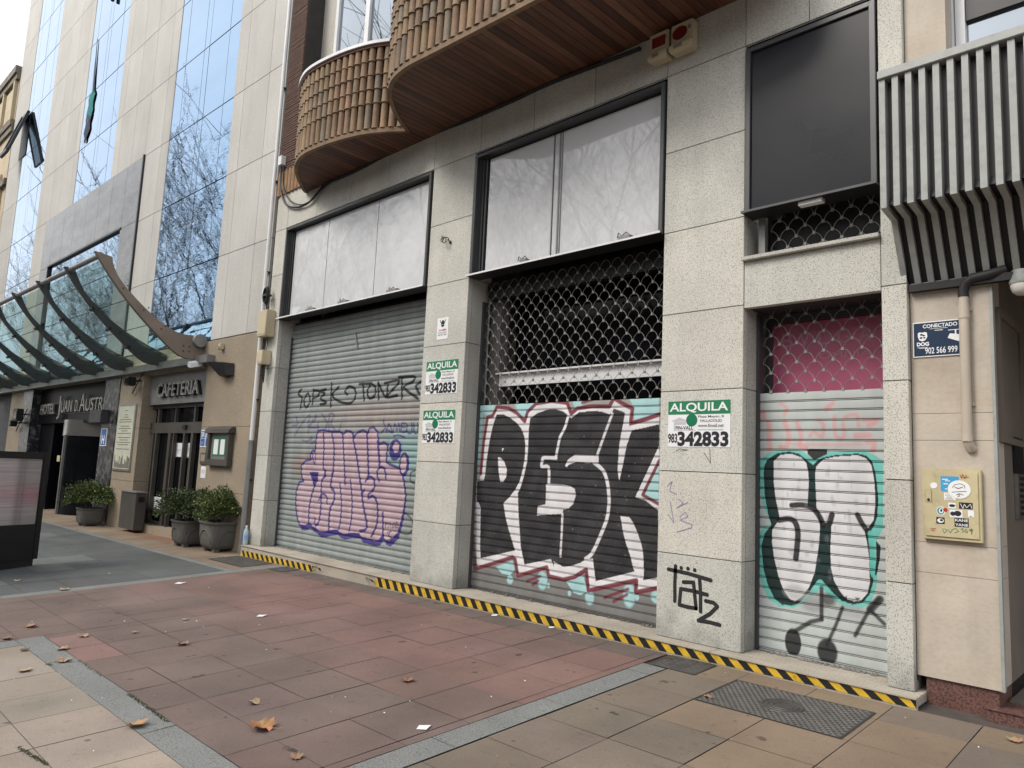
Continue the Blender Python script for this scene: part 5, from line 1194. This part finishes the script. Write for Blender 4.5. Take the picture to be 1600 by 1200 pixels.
# covers in the pavement
def cover(x0, x1, y0, y1, lab, kind):
    o = thing('access_cover', lab, 'access cover', ((x0 + x1) / 2, (y0 + y1) / 2, gz((x0 + x1) / 2, (y0 + y1) / 2)), 'access covers in the pavement')
    q = MB()
    def P(x, y, h): return (x, y, gz(x, y) + h)
    q.add([P(x0, y0, .003), P(x1, y0, .003), P(x1, y1, .003), P(x0, y1, .003)], [(0, 1, 2, 3)])
    if kind == 'tread':
        n = int((x1 - x0) / .045); m = int((y1 - y0) / .03)
        for i in range(n):
            for j in range(m):
                x = x0 + (i + .5 + .5 * (j % 2)) * .045; y = y0 + (j + .5) * .03
                if x + .016 > x1: continue
                if math.hypot(x - (x0 + x1) / 2, y - (y0 + y1) / 2) < .15: continue
                q.add([P(x - .016, y - .004, .003), P(x + .016, y - .004, .003), P(x + .016, y + .004, .003), P(x - .016, y + .004, .003), P(x - .011, y, .009), P(x + .011, y, .009)], [(0, 1, 5, 4), (2, 3, 4, 5), (1, 2, 5), (3, 0, 4)])
        for R in (.07, .105, .14):
            q.tube([P((x0 + x1) / 2 + R * math.cos(t), (y0 + y1) / 2 + R * math.sin(t), .004) for t in np.linspace(0, 2 * math.pi, 30)], .006, 5)
    else:
        n = int((x1 - x0) / .07); m = int((y1 - y0) / .07)
        for i in range(n):
            for j in range(m):
                x = x0 + (i + .5) * .07; y = y0 + (j + .5) * .07
                q.add([P(x - .025, y - .025, .003), P(x + .025, y - .025, .003), P(x + .025, y + .025, .003), P(x - .025, y + .025, .003), P(x, y, .012)], [(0, 1, 4), (1, 2, 4), (2, 3, 4), (3, 0, 4)])
    q.build('plate', 'iron_cover', o)
    f = MB(); t = .012
    for (a, b, c, d) in ((x0 - t, x1 + t, y0 - t, y0), (x0 - t, x1 + t, y1, y1 + t), (x0 - t, x0, y0, y1), (x1, x1 + t, y0, y1)): f.add([P(a, c, .005), P(b, c, .005), P(b, d, .005), P(a, d, .005)], [(0, 1, 2, 3)])
    f.build('rim', 'dark_metal', o)
cover(-2.80, -1.79, -1.08, -.45, 'large dark tread plate cover in the beige paving by the step', 'tread')
cover(-3.53, -3.12, -.56, -.20, 'small rough iron cover at the step below the sprayed pillar', 'rough')
cover(-11.95, -10.75, -.70, -.19, 'wide rusty cover near the pots at the left end of the step', 'rough')
cover(-10.35, -9.95, -.48, -.19, 'small dark cover on the edge of the red paving', 'rough')

# pots with shrubs
def leafball(c, rx, ry, rz, n, seed, cols):
    r = np.random.default_rng(seed); q = MB()
    for k in range(n):
        d = r.normal(size=3); d /= np.linalg.norm(d)
        if d[2] < -.35: d[2] *= -.5
        rad = r.uniform(.3, 1.0) ** .5 * (.97 + .24 * math.sin(4 * d[0] + 3 * d[1] + seed) + .16 * math.sin(9 * d[2] + 6 * d[0] + seed) + .10 * abs(r.normal()) * (r.random() < .25))
        p = np.array(c) + d * np.array([rx, ry, rz]) * rad
        a = r.normal(size=3); a = a * .7 + d * .9 + np.array([0, 0, .15]); a /= np.linalg.norm(a)
        b = np.cross(a, r.normal(size=3)); b /= np.linalg.norm(b)
        L_ = r.uniform(.028, .062); w_ = L_ * r.uniform(.24, .36)
        nrm = np.cross(a, b) * L_ * .12
        co = cols[r.integers(len(cols))]; f = r.uniform(.65, 1.35)
        q.add([p - a * L_ * .5, p - b * w_ + nrm, p + a * L_ * .6, p + b * w_ + nrm], [(0, 1, 2), (0, 2, 3)], 0, tuple(x * f for x in co))
    return q
def planter(x, y, yaw, lab, seed, light, k_=1.):
    z = gz(x, y); o = thing('potted_shrub', lab, 'potted plant', (x, y, z), 'square pots with leafy shrubs by the hotel')
    ca, sa = math.cos(yaw), math.sin(yaw)
    T = lambda P: np.c_[x + k_ * (P[:, 0] * ca - P[:, 1] * sa), y + k_ * (P[:, 0] * sa + P[:, 1] * ca), z + k_ * P[:, 2]]
    q = MB(T); lv = [(.19, .03), (.235, .055), (.268, .12), (.285, .24), (.292, .38), (.294, .43), (.312, .44), (.312, .47), (.28, .47), (.275, .43)]
    V = []; n = 32
    for r, h in lv:
        for k in range(n):
            a = 2 * math.pi * k / n; e = 8.; s_ = 1 / (abs(math.cos(a)) ** e + abs(math.sin(a)) ** e) ** (1 / e); V.append((r * s_ * math.cos(a), r * s_ * math.sin(a), h))
    q.add(V, [(i * n + k, i * n + (k + 1) % n, (i + 1) * n + (k + 1) % n, (i + 1) * n + k) for i in range(len(lv) - 1) for k in range(n)] + [tuple(range(n))[::-1]], 0, (1, 1, 1), True)
    for sx in (-1, 1):
        for sy in (-1, 1): q.box(sx * .165 - .045, sx * .165 + .045, sy * .165 - .045, sy * .165 + .045, -.01, .06)
    for (ax, sgn) in (('x', -1), ('x', 1), ('y', -1), ('y', 1)):           # arch moulding on each side
        A2 = []
        for k in range(13):
            t = math.pi * k / 12; u_ = -.19 * math.cos(t); h = .09 + .25 * math.sin(t) ** .8; rr = .252 + .115 * min(h, .36) - max(0, .13 - h) * .35
            A2.append((sgn * rr, u_, h) if ax == 'x' else (u_, sgn * rr, h))
        q.tube(A2, .014, 6)
    q.build('pot', 'concrete_pot', o, ang=60)
    q = MB(T); q.quad([(-.27, -.27, .43), (.27, -.27, .43), (.27, .27, .43), (-.27, .27, .43)]); q.build('soil', 'soil', o)
    cols = [(.075, .115, .022), (.045, .075, .018), (.03, .052, .015), (.11, .135, .025)] if light else [(.045, .075, .02), (.03, .055, .018), (.02, .038, .014), (.06, .09, .02)]
    leafball((x, y, z + .68 * (k_ + 1) / 2), .55, .55, .37, 7600, seed, cols).build('foliage', 'leaf_green', o)
    q = MB(T)
    for k in range(9):
        a = k * .7; q.tube([(.1 * math.cos(a), .1 * math.sin(a), .42), (.2 * math.cos(a + .3), .2 * math.sin(a + .3), .65), (.36 * math.cos(a + .5), .36 * math.sin(a + .5), .85)], [.010, .007, .003], 5)
    q.build('stem', 'bark', o)
planter(-18.98, -.46, .0, 'potted shrub with yellow green leaves left of the plaque pier', 3, True, .86)
planter(-13.84, -.22, .0, 'potted dark green shrub in front of the cafeteria door', 5, False)
planter(-12.80, -.10, .0, 'potted bright green shrub nearest the doorstep', 8, True, 1.1)
u_ = HT([(-14.6, -.35, 0)])[0]
o = thing('tall_pot', 'slim ribbed grey pot with dark bush left of the revolving door', 'potted plant', (u_[0], u_[1], gz(u_[0], u_[1])))
q = MB(); q.lathe([(.24, 0), (.30, .3), (.36, .62), (.40, .74), (.36, .74), (.34, .70), (0, .70)], (u_[0], u_[1], gz(*u_[:2])), 22); q.build('pot', 'concrete_pot', o)
leafball((u_[0], u_[1], gz(*u_[:2]) + 1.1), .45, .45, .5, 1800, 21, [(.03, .05, .015), (.02, .035, .012)]).build('foliage', 'leaf_green', o)
# plastic bottle by the conduit
p = np.array((-11.97, -.07, .127)); o = thing('plastic_bottle', 'clear plastic water bottle standing on the step by the conduit', 'bottle', p)
q = MB(); q.lathe([(0, 0), (.042, .0), (.045, .02), (.045, .19), (.038, .23), (.018, .28), (.016, .30)], p, 16); q.build('body', 'bottle_plastic', o)
q = MB(); q.lathe([(.0465, .08), (.0465, .16)], p, 16); q.build('label_band', 'bottle_label', o); q = MB(); q.lathe([(.018, .295), (.018, .315), (0, .315)], p, 12); q.build('cap', 'white_print', o)

# advertising panel at the left edge
R0 = np.array([-13.04, -2.89]); dd = np.array([.40, -.915]); dn = np.array([.915, .40])   # panel runs towards the road
def AT(P): P = np.asarray(P); return np.c_[R0[0] + P[:, 0] * dd[0] + P[:, 1] * dn[0], R0[1] + P[:, 0] * dd[1] + P[:, 1] * dn[1], P[:, 2]]
zt_ = XP(61, 707, -13.04)[2]; zb_ = gz(*R0)
zs1 = XP(57, 717, -13.04)[2]; zs0 = XP(52, 818, -13.04)[2]
ad = thing('advertising_panel', 'low black framed advertising panel with a pale streaked poster', 'advertising panel', (R0[0], R0[1], zb_))
q = MB(AT); q.box(0, .09, -.1, .06, zb_ + .10, zt_); q.box(.09, 1.9, -.1, .06, zs1, zt_); q.box(.09, 1.9, -.1, .06, zb_ + .10, zs0); q.build('frame', 'black', ad, bevel=.008)
q = MB(AT); q.box(.09, 1.9, .0, .03, zs0, zs1, 1)
nu, nz_ = 60, 36
def pcol(u, t):                                  # blurred rolling poster: soft upright bands with a dusty pink middle
    band = math.exp(-((u - .40) / .07) ** 2); pink = math.exp(-((t - .45) / .16) ** 2) * (.9 if u < .36 else .55)
    c = np.array((.34, .315, .31)) * (1 - .45 * band) * (.82 if u < .36 else 1.1) * (.8 + .2 * min(1, abs(t - .06) * 9)); c = c * (1 - pink * np.array((.0, .42, .34))); return tuple(c)
for i in range(nu):
    for j in range(nz_):
        u0_, u1_ = .09 + 1.81 * i / nu, .09 + 1.81 * (i + 1) / nu; a_, b_ = zs0 + (zs1 - zs0) * j / nz_, zs0 + (zs1 - zs0) * (j + 1) / nz_
        q.add([(u0_, .034, a_), (u1_, .034, a_), (u1_, .034, b_), (u0_, .034, b_)], [(3, 2, 1, 0)], 0, pcol((u0_ + u1_) / 2, (j + .5) / nz_))
q.build('poster_face', ['poster_streaks', 'grey_print'], ad)
q = MB(AT); q.box(.05, 1.85, -.06, .03, zb_ - .05, zb_ + .10); q.build('base', 'dark_metal', ad)

# ------------------------------------------------------------------ fallen leaves and paper
LEAF = [(0, -.44), (.10, -.36), (.30, -.40), (.33, -.25), (.54, -.10), (.44, .03), (.50, .26), (.33, .27), (.22, .33), (.02, .58), (-.14, .36), (-.32, .28), (-.46, .33), (-.44, .08), (-.53, -.10), (-.36, -.22), (-.32, -.40), (-.10, -.36)]
LABELS = []
def leaf(px, py, size, lab, col=(.30, .17, .085), curl=.5, seed=0, group='dry plane leaves fallen on the pavement'):
    r = random.Random(seed * 13 + int(px)); c = GP(px, py); a = r.uniform(0, 6.28)
    size *= .85; q = MB(); V = [(0, 0)] + LEAF; V3 = []
    for (x, y) in V:
        x, y = x * size, y * size; rr = math.hypot(x, y) / size
        h = size * (curl * .9 * (x / size) ** 2 + curl * .5 * max(0, y / size) ** 2 + .07 * r.uniform(-1, 1)) + .008
        X = c[0] + x * math.cos(a) - y * math.sin(a); Y = c[1] + x * math.sin(a) + y * math.cos(a); V3.append((X, Y, gz(X, Y) + h))
    n = len(LEAF)
    for k in range(n): q.add([V3[0], V3[1 + k], V3[1 + (k + 1) % n]], [(0, 1, 2)], 0, tuple(x * r.uniform(.72, 1.02) for x in col))
    s0 = V3[1]; q.tube([s0, (s0[0] * 2 - V3[0][0], s0[1] * 2 - V3[0][1], s0[2] + .01)], .0025, 4, 0, tuple(x * .8 for x in col))
    o = q.build('fallen_leaf', 'dry_leaf'); tag(o, lab, 'leaf', group)
leaf(410, 1139, .20, 'largest curled orange leaf on the red paving in the foreground', (.34, .17, .07), .95, 1)
leaf(636, 1065, .12, 'curled brown leaf alone in the middle of the red paving', (.30, .15, .08), .9, 2)
leaf(213, 1135, .15, 'tan curled leaf lying across the grey granite band', (.40, .25, .12), 1.0, 3)
leaf(98, 1015, .12, 'pale leaf beside the light red tiles at the band corner', (.42, .31, .20), .5, 4)
leaf(99, 1034, .13, 'folded pale brown leaf on the granite band near its corner', (.38, .25, .17), .8, 5)
leaf(38, 1049, .12, 'thin pale leaf on the left beige paving', (.42, .30, .2), .6, 6)
leaf(38, 1017, .08, 'small dark brown leaf scrap on the left beige paving edge', (.12, .08, .06), .4, 7)
leaf(49, 980, .13, 'pale brown leaf at the far left of the red paving', (.36, .22, .14), .6, 8)
leaf(131, 995, .11, 'pinkish leaf on the two lighter red tiles', (.42, .28, .2), .5, 9)
leaf(285, 1008, .13, 'curled leaf with a dark underside left of the red paving centre', (.30, .19, .13), .9, 10)
leaf(289, 969, .08, 'small pale leaf above the curled leaf with dark underside', (.42, .32, .22), .5, 11)
leaf(211, 989, .07, 'tiny tan leaf on the red paving near the light tiles', (.40, .27, .17), .5, 12)
leaf(100, 922, .14, 'dusty leaf on the pale band bordering the slate paving', (.36, .28, .19), .5, 13)
leaf(397, 1100, .10, 'small folded leaf just above the largest orange leaf', (.32, .22, .15), 1.0, 14)
leaf(463, 1185, .09, 'small brown leaf at the bottom edge of the red paving', (.28, .17, .10), .8, 15)
leaf(1585, 1159, .10, 'tan leaf on the beige paving at the lower right corner', (.38, .25, .15), .8, 16)
leaf(1106, 1090, .08, 'reddish leaf caught at the corner of the large tread cover', (.34, .17, .11), .6, 17)
leaf(12, 999, .11, 'brown leaf at the left picture edge on a red tile', (.26, .15, .1), .6, 18)
leaf(27, 908, .10, 'yellowish leaf on slate paving below the advertising panel', (.42, .36, .25), .5, 19)
leaf(170, 897, .06, 'tiny leaf on slate paving midway to the pots', (.36, .3, .22), .5, 20)
def paper(px, py, s, lab):
    c = GP(px, py); q = MB(); a = .6
    P = [(-.5, -.4, 0), (.35, -.5, .05), (.5, .35, .12), (-.1, .45, .03), (-.45, .2, .1)]
    V = [(c[0] + s * (x * math.cos(a) - y * math.sin(a)), c[1] + s * (x * math.sin(a) + y * math.cos(a)), 0, h) for x, y, h in P]
    V = [(x, y, gz(x, y) + .004 + h * s) for x, y, _, h in V]
    q.add(V, [(0, 1, 2), (0, 2, 3), (0, 3, 4)]); o = q.build('paper_scrap', 'white_print'); tag(o, lab, 'paper', 'white paper scraps on the paving')
paper(662, 1138, .08, 'torn white paper scrap on the red paving near the foreground')
paper(282, 912, .12, 'white paper scrap on red paving near the slate border')
paper(409, 963, .09, 'flat white paper scrap on red paving left of centre')
paper(773, 962, .07, 'crumpled white paper at the tape under the second pillar')
paper(862, 981, .06, 'yellowish white crumb pile against the tape under the middle shutter')
ms = MB()
for (pts, n) in (((((200, 1084), (262, 1128))), 130), ((((28, 1168), (75, 1196))), 70), (((76, 1038), (80, 1040)), 12), ((((122, 1032), (160, 1058))), 24)):
    for k in range(n * 3):
        t = random.random(); c = GP(pts[0][0] + (pts[1][0] - pts[0][0]) * t, pts[0][1] + (pts[1][1] - pts[0][1]) * t); x, y = c[0] + random.gauss(0, .008), c[1] + random.gauss(0, .008); h = random.uniform(.002, .009); a = random.uniform(0, 6)
        ms.add([(x - .005 * math.cos(a), y - .005 * math.sin(a), gz(x, y) + .001), (x + .005 * math.cos(a), y + .005 * math.sin(a), gz(x, y) + .001), (x + random.gauss(0, .008), y + random.gauss(0, .008), gz(x, y) + h)], [(0, 1, 2)])
tag(ms.build('joint_weeds', 'moss'), 'moss and tiny weeds growing along the granite band joint', 'weeds', kind='stuff')
gv = MB()
for k in range(170):
    x = random.uniform(-9.5, 2); y = random.uniform(-4.6, -.2); 
    s_ = random.uniform(.002, .008); a = random.uniform(0, 6); z = gz(x, y) + .003
    gv.add([(x + s_ * math.cos(a + t), y + s_ * math.sin(a + t), z + (.004 if t == 2.1 else 0)) for t in (0, 2.1, 4.2)], [(0, 1, 2)], 0, (1, 1, 1) if k % 3 else (.3, .25, .2))
tag(gv.build('pavement_litter', 'dry_leaf'), 'scattered crumbs and specks of litter over the paving', 'litter', kind='stuff')

# ------------------------------------------------------------------ bare plane trees across the pavement (seen mirrored in the glass)
def tree_mesh(seed):
    r = random.Random(seed); trunk = MB(); crown = MB()
    def br(p, d, L, rad, lev, mb):
        n = 4 if lev < 3 else 3; pts = [p.copy()]; rs = [rad]; q = p.copy(); dv = d.copy()
        for k in range(n):
            dv = (dv + Vector((r.gauss(0, .17), r.gauss(0, .17), r.gauss(.05, .10)))).normalized(); q = q + dv * L / n; pts.append(q.copy()); rs.append(rad * (1 - .5 * (k + 1) / n))
        mb.tube(pts, rs, 7 if lev == 0 else 4 if lev < 3 else 3, cap=False)
        if lev >= 6: return
        m = 3 if lev < 5 else 2
        for k in range(m):
            i = len(pts) - 1 if k == 0 else r.randint(max(1, n - 2), n)
            ax = Vector((r.gauss(0, 1), r.gauss(0, 1), r.gauss(.25, .5))).normalized()
            nd = (dv * (.75 if k else 1.) + ax * (.8 if k else .4)).normalized()
            if lev == 0: nd = (Vector((math.cos(k * 2.1 + seed), math.sin(k * 2.1 + seed), 2.3))).normalized()
            br(pts[i], nd, L * r.uniform(.66, .86) if lev else 5.2, max(rs[i] * (.66 if k else .8), .014), lev + 1, crown)
    br(Vector((0, 0, 0)), Vector((0, 0, 1)), 4.8, .34, 0, trunk)
    return trunk, crown
protos = []
for i, sd_ in enumerate((4, 9, 15)):
    t, c = tree_mesh(sd_); root = thing('plane_tree', '', '', (0, 0, 0))
    to = t.build('trunk', 'bark', root); co = c.build('crown', 'bark', root); protos.append((root, to, co))
spots = [(-13, -14), (-21, -14.2), (-28.5, -13.4), (-35, -14.0), (-42, -13.2), (-49, -14), (-56, -13.4), (-64, -13.8), (-73, -13.5), (-84, -13.5), (-31, -21), (-39, -22), (-47, -21), (-56, -22), (-66, -21), (-78, -22), (-7, -21), (-16, -22), (-24, -21.5), (-44, -29), (-58, -29), (-72, -29)]
for i, (x, y) in enumerate(spots):
    r_, t_, c_ = protos[i % 3]
    if i >= 3:
        nr = r_.copy(); COL.objects.link(nr)
        for ch in (t_, c_): d = ch.copy(); COL.objects.link(d); d.parent = nr
        r_ = nr
    r_.location = (x, y, gz(x, y)); r_.rotation_euler = (0, 0, i * 1.9); s_ = 1.05 + .12 * math.sin(i * 2.3); r_.scale = (s_, s_, s_)
    tag(r_, 'leafless plane tree across the pavement seen only as a reflection in the glass', 'tree', 'bare plane trees mirrored in the glass')
ob = thing('opposite_building', 'long brown apartment block across the street seen only mirrored in the glass', 'building', (-50, -40, gz(-50, -36)))
q = MB(); q.box(-150, 60, -48, -36, -3, 13.2); q.build('wall', 'brown_brick', ob)
q = MB(); q.box(-151, 61, -48.5, -35.5, 13.2, 13.6); q.build('roof', 'weathered_stone', ob)
wm = None
for k in range(30):
    for j in range(3):
        x = -140 + k * 6.4; z = 2.2 + j * 3.6
        if wm is None:
            q = MB(); q.box(x, x + 2.4, -36.0, -35.94, z, z + 1.9); wm = q.build('window', 'window_glass', ob)
        else:
            d = wm.copy(); COL.objects.link(d); d.parent = ob; d.location = (k * 6.4, 0, j * 3.6)
fw = MB(); r = np.random.default_rng(2)
for k in range(9000):
    x = r.uniform(-110, 30); hmax = 6.0 + 1.6 * math.sin(x * .21) + 1.0 * math.sin(x * .53); y = r.uniform(-32, -28); z = gz(x, y) + r.uniform(0, 1) ** .8 * hmax; s_ = r.uniform(.25, .6); a = r.normal(size=3); a /= np.linalg.norm(a); b = np.cross(a, r.normal(size=3)); b /= np.linalg.norm(b)
    fw.add([(x, y, z) - a * s_, (x, y, z) - b * s_ * .5, (x, y, z) + a * s_, (x, y, z) + b * s_ * .5], [(0, 1, 2, 3)], 0, tuple(np.array((.02, .028, .02)) * r.uniform(.5, 1.5)))
tag(fw.build('far_greenery', 'leaf_green'), 'dark mass of far greenery beyond the road', 'greenery', kind='stuff')
